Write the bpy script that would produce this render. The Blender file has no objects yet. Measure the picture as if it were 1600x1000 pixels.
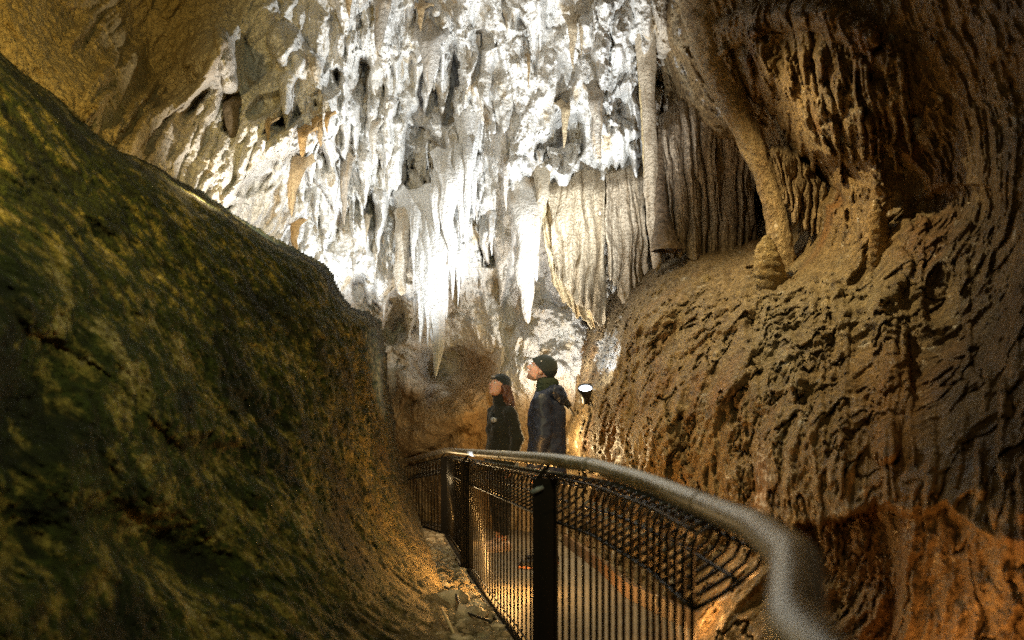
import bpy, math, random
import numpy as np
from mathutils import Vector, Matrix
random.seed(7); rng = np.random.default_rng(11)
S = bpy.context.scene
C = S.collection
F = 1244.4; HZ = 588.0                      # focal length in photo pixels, horizon row

# ------------------------------------------------------------------ camera
cd = bpy.data.cameras.new("camera"); cam = bpy.data.objects.new("camera", cd); C.objects.link(cam)
cam.rotation_euler = (math.radians(90), 0, 0)
cd.lens = 28; cd.sensor_width = 36; cd.shift_y = 88/1600
cd.clip_start = 0.05; cd.clip_end = 200
cd.dof.use_dof = True; cd.dof.focus_distance = 8.3; cd.dof.aperture_fstop = 2.0
S.camera = cam
# ------------------------------------------------------------------ world (faint spill of the cave behind the camera)
w = bpy.data.worlds.new("World"); S.world = w; w.use_nodes = True
bg = w.node_tree.nodes["Background"]
bg.inputs[0].default_value = (1.0, .78, .45, 1); bg.inputs[1].default_value = 0.028
S.view_settings.view_transform = 'Standard'; S.view_settings.look = 'None'; S.view_settings.exposure = 0.0
S.cycles.use_denoising = False; S.cycles.sample_clamp_indirect = 1.5; S.cycles.sample_clamp_direct = 12
S.cycles.max_bounces = 6; S.cycles.diffuse_bounces = 3; S.cycles.caustics_reflective = False; S.cycles.caustics_refractive = False

def P(px, py, d):
    return np.array([(px-800)/F*d, d, (HZ-py)/F*d])
def aim(o, target):
    o.rotation_euler = (Vector(target)-Vector(o.location)).to_track_quat('-Z', 'Y').to_euler()
def lamp(name, kind, loc, power, col, target=None, size=0.03, cone=100, blend=.6, parent=None):
    l = bpy.data.lights.new(name, kind); l.energy = power; l.color = col
    if kind == 'AREA': l.size = size
    else: l.shadow_soft_size = size
    if kind == 'SPOT': l.spot_size = math.radians(cone); l.spot_blend = blend
    o = bpy.data.objects.new(name, l); C.objects.link(o); o.location = loc
    if target is not None: aim(o, target)
    return o
WHT = (.90, .96, 1.0); WARM = (1.0, .74, .40); ORG = (1.0, .45, .12)
#LIGHTS
# flood lamp beams on the flowstone wall, mixed with added fill lights
lamp('flood_or_fill_beam', 'SPOT', P(914, 596, 7.45), 200, WHT, P(640, 60, 8.6), .025, 95, .8)
lamp('flood_or_fill_beam', 'SPOT', P(914, 596, 7.45), 170, WHT, P(900, 60, 8.4), .025, 75, .8)
lamp('flood_or_fill_beam', 'SPOT', P(985, 590, 6.2), 740, WHT, P(690, 70, 8.5), .03, 84, .7)  # added key light in front of the side rock, no lamp body
lamp('flood_or_fill_beam', 'SPOT', P(700, 780, 6.2), 140, WHT, P(680, 20, 8.4), .03, 74, .6)  # added unseen uplight, lights the white wall from lower front
lamp('flood_or_fill_beam', 'SPOT', P(880, 612, 8.25), 85, (1, .96, .88), P(840, 470, 9.4), .03, 125, .8)
lamp('flood_or_fill_beam', 'SPOT', P(575, 640, 8.0), 200, WHT, P(560, 60, 8.4), .03, 95, .8)
lamp('flood_or_fill_beam', 'SPOT', P(916, 590, 7.45), 40, WHT, P(952, 548, 8.2), .03, 70, .5)
lamp('flood_or_fill_beam', 'SPOT', P(445, 368, 6.0), 90, (1, .93, .82), P(390, 120, 7.0), .04, 130, .9)  # added fill floating over the boulder crest, brightens the upper left
lamp('fill_spot', 'SPOT', P(770, 540, 3.9), 12, (1, .78, .48), P(725, 900, 5.8), .05, 70, .9)  # added fill for rubble, fence and path, no lamp body
lamp('fill_point', 'POINT', P(856, 690, 8.3), 34, (1, .72, .36), None, .05)  # added warm fill for the ochre wall, hidden behind the taller visitor
lamp('fill_point', 'POINT', P(640, 760, 8.9), 14, (1, .70, .34), None, .05)  # added warm fill for the low hollow on the left
lamp('fill_point', 'POINT', P(318, 298, 5.2), 7, (1, .74, .36), None, .04)  # added golden fill for the ceiling ridge
# added fill spots with no lamp body, for walls, curtains, boulder and visitors
lamp('fill_spot', 'SPOT', (-.9, .2, .9), 42, (1, .70, .30), P(1350, 250, 4.2), .05, 110, .9)
lamp('fill_spot', 'SPOT', P(930, -60, 5.6), 440, (1, .75, .35), P(1160, 580, 5.9), .04, 100, .8)
lamp('fill_spot', 'SPOT', P(720, -140, 3.6), 110, (.95, .97, 1), P(730, 230, 9.2), .05, 62, .9)
lamp('fill_spot', 'SPOT', P(740, 400, 4.6), 130, (1, .86, .64), P(1130, 260, 8.0), .05, 24, .9)
lamp('fill_spot', 'SPOT', P(660, 330, 4.8), 90, (1, .95, .88), P(812, 595, 7.5), .05, 26, .9)
lamp('fill_spot', 'SPOT', (.3, .9, 1.9), 260, (.98, .92, .46), P(330, 400, 3.8), .05, 105, 1)
lamp('fill_spot', 'SPOT', (-1.7, 1.6, 1.15), 300, (1, .66, .18), P(90, 30, 4.4), .05, 110, .9)
# orange step lamps
lamp('step_lamp_beam', 'POINT', P(785, 904, 5.70), 70, (1, .52, .15), None, .02)
lamp('step_lamp_beam', 'POINT', P(731, 828, 8.6), 4, (1, .50, .13), None, .015)
lamp('step_lamp_beam', 'POINT', P(1085, 945, 4.3), 2.5, ORG, None, .03)
lamp('step_lamp_beam', 'POINT', P(1400, 1090, 2.45), 7, ORG, None, .02)
lamp('step_lamp_beam', 'POINT', P(1570, 1060, 2.0), 5, ORG, None, .02)
#ENDLIGHTS

# ------------------------------------------------------------------ helpers: tags, meshes
def tag(o, label=None, cat=None, group=None, kind=None):
    if label: o['label'] = label
    if cat: o['category'] = cat
    if group: o['group'] = group
    if kind: o['kind'] = kind
    return o
def empty(name, loc=(0, 0, 0), rz=0):
    o = bpy.data.objects.new(name, None); C.objects.link(o); o.location = loc; o.rotation_euler = (0, 0, rz)
    o.empty_display_size = .05
    return o
def link(name, me, mat=None, parent=None):
    if mat: me.materials.append(mat)
    o = bpy.data.objects.new(name, me); C.objects.link(o)
    if parent: o.parent = parent
    return o
def npmesh(name, V, Fq, col=None, smooth=True):
    me = bpy.data.meshes.new(name); V = np.asarray(V, np.float32); Fq = np.asarray(Fq, np.int32)
    k = Fq.shape[1]
    me.vertices.add(len(V)); me.vertices.foreach_set('co', V.ravel())
    me.loops.add(Fq.size); me.loops.foreach_set('vertex_index', Fq.ravel())
    me.polygons.add(len(Fq)); me.polygons.foreach_set('loop_start', np.arange(0, Fq.size, k, dtype=np.int32))
    me.polygons.foreach_set('loop_total', np.full(len(Fq), k, np.int32))
    me.update(calc_edges=True)
    me.polygons.foreach_set('use_smooth', np.full(len(Fq), smooth))
    if col is not None:
        a = me.color_attributes.new('Col', 'FLOAT_COLOR', 'POINT')
        c4 = np.ones((len(V), 4), np.float32); c4[:, :3] = col; a.data.foreach_set('color', c4.ravel())
    me.validate(); return me
class MB:
    """collects simple shapes into one mesh"""
    def __init__(s): s.v = []; s.f = []; s.n = 0
    def add(s, V, Fs):
        s.v.append(np.asarray(V, float)); s.f += [tuple(int(i)+s.n for i in f) for f in Fs]; s.n += len(V)
    def box(s, c, h, R=None):
        V = np.array([(x, y, z) for x in (-1, 1) for y in (-1, 1) for z in (-1, 1)])*np.array(h)
        if R is not None: V = V@np.array(R).T
        s.add(V+np.array(c), [(0, 1, 3, 2), (4, 6, 7, 5), (0, 4, 5, 1), (2, 3, 7, 6), (0, 2, 6, 4), (1, 5, 7, 3)])
    def tube(s, pts, r, n=8, cap=True):
        pts = np.asarray(pts, float); m = len(pts); rr = np.full(m, r) if np.isscalar(r) else np.asarray(r)
        T = np.gradient(pts, axis=0); T /= np.linalg.norm(T, axis=1)[:, None]+1e-9
        up = np.array([0, 0, 1.]) if abs(T[0, 2]) < .9 else np.array([1., 0, 0])
        V = []; a = np.arange(n)/n*2*np.pi; N = np.cross(T[0], up); N /= np.linalg.norm(N)
        for i in range(m):
            N = N-T[i]*np.dot(N, T[i]); N /= np.linalg.norm(N); B = np.cross(T[i], N)
            V.append(pts[i]+rr[i]*(np.cos(a)[:, None]*N+np.sin(a)[:, None]*B))
        V = np.concatenate(V); Fs = []
        for i in range(m-1):
            for j in range(n):
                k = (j+1) % n; Fs.append((i*n+j, i*n+k, (i+1)*n+k, (i+1)*n+j))
        if cap: Fs += [tuple(range(n))[::-1], tuple((m-1)*n+j for j in range(n))]
        s.add(V, Fs)
    def build(s, name, mat, parent=None, smooth=True):
        me = bpy.data.meshes.new(name); me.from_pydata(np.concatenate(s.v).tolist(), [], s.f); me.update()
        me.polygons.foreach_set('use_smooth', [smooth]*len(me.polygons))
        return link(name, me, mat, parent)
def smoothpath(pts, k=8):
    pts = np.asarray(pts, float); Q = np.vstack([2*pts[0]-pts[1], pts, 2*pts[-1]-pts[-2]]); out = []
    for i in range(1, len(Q)-2):
        a, b, c, d = Q[i-1], Q[i], Q[i+1], Q[i+2]
        for t in np.arange(k)/k:
            out.append(.5*((2*b)+(-a+c)*t+(2*a-5*b+4*c-d)*t*t+(-a+3*b-3*c+d)*t**3))
    out.append(pts[-1]); return np.array(out)

# ------------------------------------------------------------------ noise
_p = rng.permutation(256).astype(np.int32); _p = np.concatenate([_p, _p, _p])
_g = rng.normal(size=(256, 3)).astype(np.float32); _g /= np.linalg.norm(_g, axis=1)[:, None]; _g *= 1.5
def pn(X, Y, Z):
    xi = np.floor(X).astype(np.int32); yi = np.floor(Y).astype(np.int32); zi = np.floor(Z).astype(np.int32)
    x = (X-xi).astype(np.float32); y = (Y-yi).astype(np.float32); z = (Z-zi).astype(np.float32)
    xi &= 255; yi &= 255; zi &= 255
    u = x*x*x*(x*(x*6-15)+10); v = y*y*y*(y*(y*6-15)+10); w_ = z*z*z*(z*(z*6-15)+10)
    def g(dx, dy, dz):
        h = _p[_p[_p[xi+dx]+yi+dy]+zi+dz]; G = _g[h]
        return G[..., 0]*(x-dx)+G[..., 1]*(y-dy)+G[..., 2]*(z-dz)
    a = g(0, 0, 0)*(1-u)+g(1, 0, 0)*u; b = g(0, 1, 0)*(1-u)+g(1, 1, 0)*u
    c = g(0, 0, 1)*(1-u)+g(1, 0, 1)*u; d = g(0, 1, 1)*(1-u)+g(1, 1, 1)*u
    return (a*(1-v)+b*v)*(1-w_)+(c*(1-v)+d*v)*w_
def fbm(Q, f, o=4, g=.5, off=0.):
    s = 0; a = 1.; t = 0
    for i in range(o):
        s = s+a*pn(Q[..., 0]*f+off+i*7.3, Q[..., 1]*f+off*1.7, Q[..., 2]*f+off*.3+i*3.1); t += a; a *= g; f *= 2.03
    return s/t
def billow(Q, f, o=3, g=.5, off=0.):      # round lumps with sharp creases, 0..1
    s = 0; a = 1.; t = 0
    for i in range(o):
        s = s+a*np.abs(pn(Q[..., 0]*f+off+i*5.1, Q[..., 1]*f+off, Q[..., 2]*f+off+i*2.7)); t += a; a *= g; f *= 2.03
    return np.clip(s/t*2, 0, 1.5)
def sm(x, a, b):
    t = np.clip((x-a)/(b-a), 0, 1); return t*t*(3-2*t)

# ------------------------------------------------------------------ rock surfaces: a depth relief given by control points, real depth in metres
def rbf(ctrl, X, Y):
    c = np.array(ctrl, float); p = c[:, :2]/1000; v = np.log(c[:, 2]); n = len(c)
    U = lambda r2: np.where(r2 > 0, r2*np.log(r2+1e-12), 0)
    K = U(((p[:, None]-p[None])**2).sum(-1))+np.eye(n)*1e-4
    Pm = np.hstack([np.ones((n, 1)), p]); A = np.block([[K, Pm], [Pm.T, np.zeros((3, 3))]])
    wt = np.linalg.solve(A, np.concatenate([v, np.zeros(3)]))
    xs = X/1000; ys = Y/1000; o = wt[n]+wt[n+1]*xs+wt[n+2]*ys
    for i in range(n): o = o+wt[i]*U((xs-p[i, 0])**2+(ys-p[i, 1])**2)
    return np.exp(o)
class Surf:
    def __init__(s, x0, x1, y0, y1, step, ctrl):
        s.x0, s.y0, s.st = x0, y0, step
        s.PX, s.PY = np.meshgrid(np.arange(x0, x1+step, step), np.arange(y0, y1+step, step))
        cs = 8; cx, cy = np.meshgrid(np.arange(x0-cs, x1+4*cs, cs), np.arange(y0-cs, y1+4*cs, cs))
        cdp = rbf(ctrl, cx, cy)
        fx = (s.PX-(x0-cs))/cs; fy = (s.PY-(y0-cs))/cs; ix = fx.astype(int); iy = fy.astype(int); fx -= ix; fy -= iy
        s.D = (cdp[iy, ix]*(1-fx)+cdp[iy, ix+1]*fx)*(1-fy)+(cdp[iy+1, ix]*(1-fx)+cdp[iy+1, ix+1]*fx)*fy
        s.H = np.zeros_like(s.D)               # relief towards the viewer side, metres
        # warped coordinates so that stamped features get uneven outlines
        q = np.stack([s.PX/60., s.PY/60., 0*s.PX+x0*.013], -1)
        s.WX = s.PX+9*fbm(q, 1., 3, .6, 1.); s.WY = s.PY+14*fbm(q, 1., 3, .6, 9.)
    def pos(s, H=None):
        d = s.D-(s.H if H is None else H)
        return np.stack([(s.PX-800)/F*d, d, (HZ-s.PY)/F*d], -1)
    def win(s, xa, xb, ya, yb):
        i0 = max(0, int((xa-s.x0)/s.st)); i1 = min(s.PX.shape[1], int((xb-s.x0)/s.st)+2)
        j0 = max(0, int((ya-s.y0)/s.st)); j1 = min(s.PX.shape[0], int((yb-s.y0)/s.st)+2)
        return (slice(j0, max(j0, j1)), slice(i0, max(i0, i1)))
    def lump(s, cx, cy, rx, ry, h, rot=0, p=.6, mode='add'):
        R = max(rx, ry)*1.3+18; k = s.win(cx-R, cx+R, cy-R, cy+R)
        dx = s.WX[k]-cx; dy = s.WY[k]-cy; c, n = math.cos(math.radians(rot)), math.sin(math.radians(rot))
        q = ((dx*c+dy*n)/rx)**2+((-dx*n+dy*c)/ry)**2
        v = h*np.clip(1-q, 0, 1)**p
        if mode == 'max': s.H[k] = np.maximum(s.H[k], v) if h > 0 else np.minimum(s.H[k], v)
        else: s.H[k] += v
    def drip(s, x, yt, yb, w_, h, lean=0, pw=.8):
        k = s.win(x-w_*1.5-20-abs(lean), x+w_*1.5+20+abs(lean), yt-30, yb+30)
        t = (s.WY[k]-yt)/(yb-yt); tc = np.clip(t, 0, 1)
        hw = w_*(1-tc)**pw+.6; q = (s.WX[k]-x-lean*tc)/hw
        v = h*np.sqrt(np.clip(1-q*q, 0, 1))*sm(t, -.1, .35)*(t < 1)*(.35+.65*(1-tc)**.5)
        s.H[k] = np.maximum(s.H[k], v+s.H[k]*.35)*(v > 0)+s.H[k]*(v <= 0)
    def ridge(s, pts, w_, h, taper=1.):
        pts = smoothpath(pts, 10); L = len(pts)
        k = s.win(pts[:, 0].min()-w_*2-20, pts[:, 0].max()+w_*2+20, pts[:, 1].min()-w_*2-20, pts[:, 1].max()+w_*2+20)
        X = s.WX[k]; Y = s.WY[k]; best = np.full(X.shape, -1e9)
        for i in range(L-1):
            a, b = pts[i], pts[i+1]; ab = b-a; tt = np.clip(((X-a[0])*ab[0]+(Y-a[1])*ab[1])/(ab@ab+1e-9), 0, 1)
            dd = np.hypot(X-a[0]-tt*ab[0], Y-a[1]-tt*ab[1]); ww = w_*(1-(1-taper)*i/L)
            best = np.maximum(best, 1-(dd/ww)**2)
        s.H[k] += h*np.sqrt(np.clip(best, 0, 1))
    def finish(s, disp, colf, name, mat, keep=None):
        Q = s.pos(); s.Q = Q
        H = disp(Q, s); s.H = s.H+H
        Q = s.pos(); s.Q = Q; s.DD = Q[..., 1]
        ny, nx = s.PX.shape; idx = np.arange(ny*nx).reshape(ny, nx)
        f = np.stack([idx[:-1, :-1], idx[1:, :-1], idx[1:, 1:], idx[:-1, 1:]], -1)
        if keep is not None:
            kk = keep(s); m = kk[:-1, :-1] & kk[1:, :-1] & kk[1:, 1:] & kk[:-1, 1:]; f = f[m]
        f = f.reshape(-1, 4)
        col = colf(Q, s).reshape(-1, 3); V = Q.reshape(-1, 3)
        if keep is not None:
            u, inv = np.unique(f, return_inverse=True); V = V[u]; col = col[u]; f = inv.reshape(-1, 4)
        return link(name, npmesh(name, V, f, col), mat)
    def dep(s, px, py):
        j = int(np.clip((py-s.y0)/s.st, 0, s.PX.shape[0]-1)); i = int(np.clip((px-s.x0)/s.st, 0, s.PX.shape[1]-1))
        return float(s.DD[j, i])
def mixc(a, b, t): return a*(1-t[..., None])+np.array(b, np.float32)*t[..., None]

# ------------------------------------------------------------------ materials
def nt(name):
    m = bpy.data.materials.new(name); m.use_nodes = True; t = m.node_tree
    return m, t, t.nodes['Principled BSDF']
def rock_mat(name, rough=.75, spec=.35, bump=.6, scale=30, dist=.03, sss=0, vary=.35, coat=0, fine=120, pits=1., ridg=.15):
    m, t, b = nt(name); N = t.nodes; L = t.links
    at = N.new('ShaderNodeAttribute'); at.attribute_name = 'Col'
    tc = N.new('ShaderNodeTexCoord')
    n1 = N.new('ShaderNodeTexNoise'); n1.inputs['Scale'].default_value = scale; n1.inputs['Detail'].default_value = 8; n1.inputs['Roughness'].default_value = .65
    n2 = N.new('ShaderNodeTexNoise'); n2.inputs['Scale'].default_value = fine; n2.inputs['Detail'].default_value = 4
    L.new(tc.outputs['Object'], n1.inputs['Vector']); L.new(tc.outputs['Object'], n2.inputs['Vector'])
    mr = N.new('ShaderNodeMapRange'); mr.inputs[1].default_value = .3; mr.inputs[2].default_value = .7
    mr.inputs[3].default_value = 1-vary; mr.inputs[4].default_value = 1+vary*.5
    L.new(n1.outputs[0], mr.inputs[0])
    vm = N.new('ShaderNodeVectorMath'); vm.operation = 'SCALE'
    L.new(at.outputs['Color'], vm.inputs[0]); L.new(mr.outputs[0], vm.inputs['Scale']); L.new(vm.outputs[0], b.inputs['Base Color'])
    rg = N.new('ShaderNodeTexNoise'); rg.noise_type = 'RIDGED_MULTIFRACTAL'; rg.inputs['Scale'].default_value = scale*.55; rg.inputs['Detail'].default_value = 6; rg.inputs['Roughness'].default_value = .6; rg.inputs['Lacunarity'].default_value = 2.3
    L.new(tc.outputs['Object'], rg.inputs['Vector'])
    dsp = N.new('ShaderNodeVectorMath'); dsp.operation = 'MULTIPLY_ADD'; dsp.inputs[1].default_value = (.06,)*3
    L.new(n1.outputs['Color'], dsp.inputs[0]); L.new(tc.outputs['Object'], dsp.inputs[2])
    vo = N.new('ShaderNodeTexVoronoi'); vo.inputs['Scale'].default_value = scale*1.2; vo.feature = 'F1'; L.new(dsp.outputs[0], vo.inputs['Vector'])
    a1 = N.new('ShaderNodeMath'); a1.operation = 'MULTIPLY_ADD'; a1.inputs[1].default_value = .35; L.new(n2.outputs[0], a1.inputs[0]); L.new(n1.outputs[0], a1.inputs[2])
    a2 = N.new('ShaderNodeMath'); a2.operation = 'MULTIPLY_ADD'; a2.inputs[1].default_value = -.35*pits; L.new(vo.outputs['Distance'], a2.inputs[0]); L.new(a1.outputs[0], a2.inputs[2])
    ad = N.new('ShaderNodeMath'); ad.operation = 'MULTIPLY_ADD'; ad.inputs[1].default_value = ridg; L.new(rg.outputs[0], ad.inputs[0]); L.new(a2.outputs[0], ad.inputs[2])
    bp = N.new('ShaderNodeBump'); bp.inputs['Strength'].default_value = bump; bp.inputs['Distance'].default_value = dist
    L.new(ad.outputs[0], bp.inputs['Height']); L.new(bp.outputs[0], b.inputs['Normal'])
    b.inputs['Roughness'].default_value = rough; b.inputs['Specular IOR Level'].default_value = spec
    if sss:
        b.inputs['Subsurface Weight'].default_value = sss; b.inputs['Subsurface Radius'].default_value = (1, .6, .3); b.inputs['Subsurface Scale'].default_value = .04
    if coat: b.inputs['Coat Weight'].default_value = coat; b.inputs['Coat Roughness'].default_value = .25
    return m
def plain(name, col, rough=.6, metal=0, spec=.5, noise=0, scale=20, bump=0, emis=None, es=0, sheen=0, stretch=None):
    m, t, b = nt(name); N = t.nodes; L = t.links
    b.inputs['Base Color'].default_value = (*col, 1); b.inputs['Roughness'].default_value = rough
    b.inputs['Metallic'].default_value = metal; b.inputs['Specular IOR Level'].default_value = spec
    if sheen: b.inputs['Sheen Weight'].default_value = sheen
    if noise or bump:
        tc = N.new('ShaderNodeTexCoord'); n = N.new('ShaderNodeTexNoise'); n.inputs['Scale'].default_value = scale; n.inputs['Detail'].default_value = 6
        if stretch:
            mp = N.new('ShaderNodeMapping'); mp.inputs['Scale'].default_value = stretch
            L.new(tc.outputs['Object'], mp.inputs[0]); L.new(mp.outputs[0], n.inputs['Vector'])
        else: L.new(tc.outputs['Object'], n.inputs['Vector'])
        if noise:
            cr = N.new('ShaderNodeMapRange'); cr.inputs[1].default_value = .3; cr.inputs[2].default_value = .7; cr.inputs[3].default_value = 1-noise; cr.inputs[4].default_value = 1+noise
            vm = N.new('ShaderNodeVectorMath'); vm.operation = 'SCALE'; vm.inputs[0].default_value = col
            L.new(n.outputs[0], cr.inputs[0]); L.new(cr.outputs[0], vm.inputs['Scale']); L.new(vm.outputs[0], b.inputs['Base Color'])
            r2 = N.new('ShaderNodeMapRange'); r2.inputs[3].default_value = max(.05, rough-.15); r2.inputs[4].default_value = min(1, rough+.15)
            L.new(n.outputs[0], r2.inputs[0]); L.new(r2.outputs[0], b.inputs['Roughness'])
        if bump:
            bp = N.new('ShaderNodeBump'); bp.inputs['Strength'].default_value = bump; bp.inputs['Distance'].default_value = .01
            L.new(n.outputs[0], bp.inputs['Height']); L.new(bp.outputs[0], b.inputs['Normal'])
    if emis: b.inputs['Emission Color'].default_value = (*emis, 1); b.inputs['Emission Strength'].default_value = es
    return m
M_white = rock_mat('white_calcite', .9, .15, .9, 22, .05, vary=.2, fine=80, ridg=.04)
M_brown = rock_mat('brown_flowstone', .65, .4, 1., 20, .08, vary=.6, fine=90, coat=.12, ridg=.05)
M_moss = rock_mat('mossy_rock', .85, .25, 1., 20, .05, vary=.8, fine=130)
M_calc = rock_mat('dripstone', .65, .3, 1., 24, .04, sss=0, vary=.18, fine=140, coat=.1)
M_rub = rock_mat('rubble', .85, .3, .8, 40, .01, vary=.4, fine=160)

# ================================================================== BACK WALL AND LEFT CEILING
A = Surf(-160, 1170, -170, 960, 1.5, [
 (-200, -200, 3.4), (0, 0, 4.3), (0, 250, 4.5), (150, 130, 5.0), (230, 70, 6.6), (280, 150, 6.4), (330, 20, 6.8), (345, 90, 5.9),
 (200, 245, 5.3), (230, 320, 5.5), (400, 30, 7.2), (380, 90, 7.2), (400, 200, 6.6), (355, 190, 6.7), (330, 320, 6.4), (470, 80, 7.2), (450, 300, 7.6), (500, 190, 7.5), (500, 400, 8.3),
 (560, 100, 8.4), (600, 0, 8.0), (600, -200, 7.0), (600, 300, 8.9), (590, 430, 9.0), (630, 520, 10.4), (650, 600, 10.8), (650, 680, 10.4), (620, 720, 11.2),
 (700, 430, 9.3), (700, 100, 8.6), (660, 280, 9.3), (720, 550, 10.5), (760, 400, 9.2), (760, 600, 9.8), (750, 700, 10.0), (850, 100, 8.5), (850, -200, 7.4),
 (850, 300, 9.0), (850, 450, 9.6), (850, 560, 9.1), (850, 700, 9.6), (950, 100, 8.4), (950, 300, 9.0), (950, 500, 9.5), (920, 650, 9.1),
 (1050, 50, 7.9), (1050, 200, 8.9), (1050, 350, 9.2), (1150, 200, 8.8), (1150, -200, 7.2), (750, 900, 10), (950, 850, 9.4), (600, 900, 11.5),
 (-200, 600, 4.5), (0, 600, 5.0), (300, 700, 7.5), (-200, 300, 4.0), (1150, 700, 9.5)])
# hollows
for a in [(560, 120, 16, 45, -.35, 10), (690, 130, 34, 62, -.5, -8), (715, 105, 20, 40, -.4, 0), (665, 265, 30, 46, -.55, 15), (655, 215, 18, 16, -.3, 0),
          (640, 300, 14, 18, -.4, 0), (885, 215, 26, 48, -.6, 10), (740, 350, 14, 60, -.35, 0), (765, 395, 20, 26, -.4, 0), (610, 500, 30, 40, -.35, 0),
          (560, 450, 10, 26, -.35, 0), (535, 270, 10, 40, -.3, -10), (590, 240, 12, 34, -.25, 0), (1015, 150, 20, 60, -.35, -20), (1040, 120, 30, 40, -.4, 0),
          (415, 165, 34, 16, -.3, -30), (440, 195, 30, 12, -.25, -25), (700, 575, 70, 30, -.4, 5), (850, 230, 16, 26, -.3, 0), (930, 460, 18, 50, -.4, 15),
          (730, 200, 14, 22, -.3, 0), (580, 330, 12, 30, -.25, 0), (520, 130, 14, 30, -.25, 20), (400, 290, 40, 16, -.2, -20), (760, 60, 24, 16, -.22, 0), (800, 30, 26, 14, -.2, 20)]:
    A.lump(a[0], a[1], a[2]*1.15, a[3]*1.1, a[4]*1.5, a[5], .8)
# dark pocket in the ceiling
A.lump(280, 110, 130, 85, -.5, -55, 1.6); A.lump(355, 165, 20, 40, -.3, 10, 1.); A.lump(360, 190, 12, 26, -.3)
A.ridge([(170, 270), (215, 215), (260, 170), (320, 125), (345, 60)], 16, .35, .5)
A.ridge([(345, 50), (356, 90), (362, 140)], 12, .3)
for i in range(190):
    x = rng.uniform(120, 470); y = rng.uniform(-40, 420); A.lump(x, y, rng.uniform(22, 58), rng.uniform(6, 15), rng.uniform(.04, .13), rng.uniform(-68, -40), .7)
for i in range(14):
    x = 200+i*17+rng.uniform(-5, 5); A.ridge([(x+60, 150+i*6), (x+20, 230+i*10), (x-20, 300+i*12)], 7, rng.uniform(.06, .12))
# bulging lip between the ceiling and the white wall
A.ridge([(440, 60), (490, 120), (520, 170), (490, 200), (430, 225)], 26, .32)
A.ridge([(400, 0), (420, 80), (440, 150)], 30, .2)
# upper blocks of the white wall
for a in [(620, 60, 30, 40, .25), (600, 170, 34, 26, .22), (640, 160, 20, 22, .2), (760, 150, 46, 40, .25), (840, 120, 50, 50, .28), (800, 210, 44, 70, .38), (905, 70, 40, 34, .25),
          (960, 110, 40, 60, .3), (985, 190, 22, 40, .22), (960, 215, 40, 40, .3), (700, 30, 40, 28, .2), (570, 60, 26, 40, .2), (690, 220, 30, 40, .25), (620, 250, 20, 60, .3),
          (720, 250, 22, 60, .3), (575, 190, 22, 40, .2), (550, 380, 30, 40, .22), (570, 420, 26, 30, .2), (600, 440, 22, 22, .2), (640, 540, 26, 30, .5), (645, 590, 26, 40, .6),
          (625, 620, 14, 50, .3), (680, 640, 60, 36, .35), (650, 690, 50, 24, .2), (735, 640, 30, 40, .3), (815, 265, 34, 24, .3)]:
    A.lump(*a, rot=rng.uniform(-20, 20), p=.75)
# bulbous cream flowstone above the two people
for a in [(775, 500, 26, 42, .4), (745, 520, 16, 40, .3), (800, 530, 22, 44, .35), (825, 540, 26, 50, .45), (812, 580, 24, 26, .3), (835, 590, 30, 34, .45), (868, 560, 30, 34, .42),
          (860, 500, 36, 30, .4), (895, 530, 30, 30, .35), (905, 500, 26, 26, .3), (790, 600, 20, 40, .2), (875, 600, 26, 40, .3), (830, 480, 20, 26, .3), (925, 560, 20, 40, .3), (765, 470, 20, 30, .3)]:
    A.lump(a[0]+rng.uniform(-6, 6), a[1]+rng.uniform(-6, 6), a[2]*.85, a[3]*.9, a[4]*.45, rot=rng.uniform(-35, 35), p=.6)
# pointed relief hanging all over the white wall
for i in range(34):      # long folds running down the wall
    x = rng.uniform(470, 1040); y0 = rng.uniform(-120, 120); L = rng.uniform(160, 330)
    if x < 560: L = min(L, 330+(x-440)*.9-y0)
    A.ridge([(x+rng.uniform(-14, 14), y0+L*t) for t in (0, .3, .65, 1)], rng.uniform(9, 24), rng.uniform(.10, .26), .25)
for i in range(190):
    x = rng.uniform(440, 1040); y = rng.uniform(-60, 500)
    if x < 560 and y > 330+(x-440)*.9: continue
    L = rng.uniform(16, 80)*(1 if rng.random() < .75 else 1.8); A.drip(x, y-L*.5, y+L*.5, rng.uniform(3.5, 11)*(.6+L/90), rng.uniform(.08, .30), rng.uniform(-6, 6))
for i in range(70):
    x = rng.uniform(450, 1000); y = rng.uniform(-60, 470); L = rng.uniform(60, 150)
    if x < 560 and y > 330+(x-440)*.9: continue
    A.drip(x, y-L*.5, y+L*.5, rng.uniform(12, 28), rng.uniform(.22, .5), rng.uniform(-8, 8), .9)
for i in range(150):
    x = rng.uniform(590, 760); y = rng.uniform(280, 480); L = rng.uniform(25, 80); A.drip(x, y-L, y, rng.uniform(2.5, 6), rng.uniform(.06, .16), rng.uniform(-3, 3))
for a in [(600, 80, 12, .25, 20), (670, 60, 150, .3, 22), (640, 0, 60, .2, 16)]: A.drip(a[0], a[1]-60, a[2]+80 if a[2] < 40 else a[2], a[4], a[3])
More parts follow.
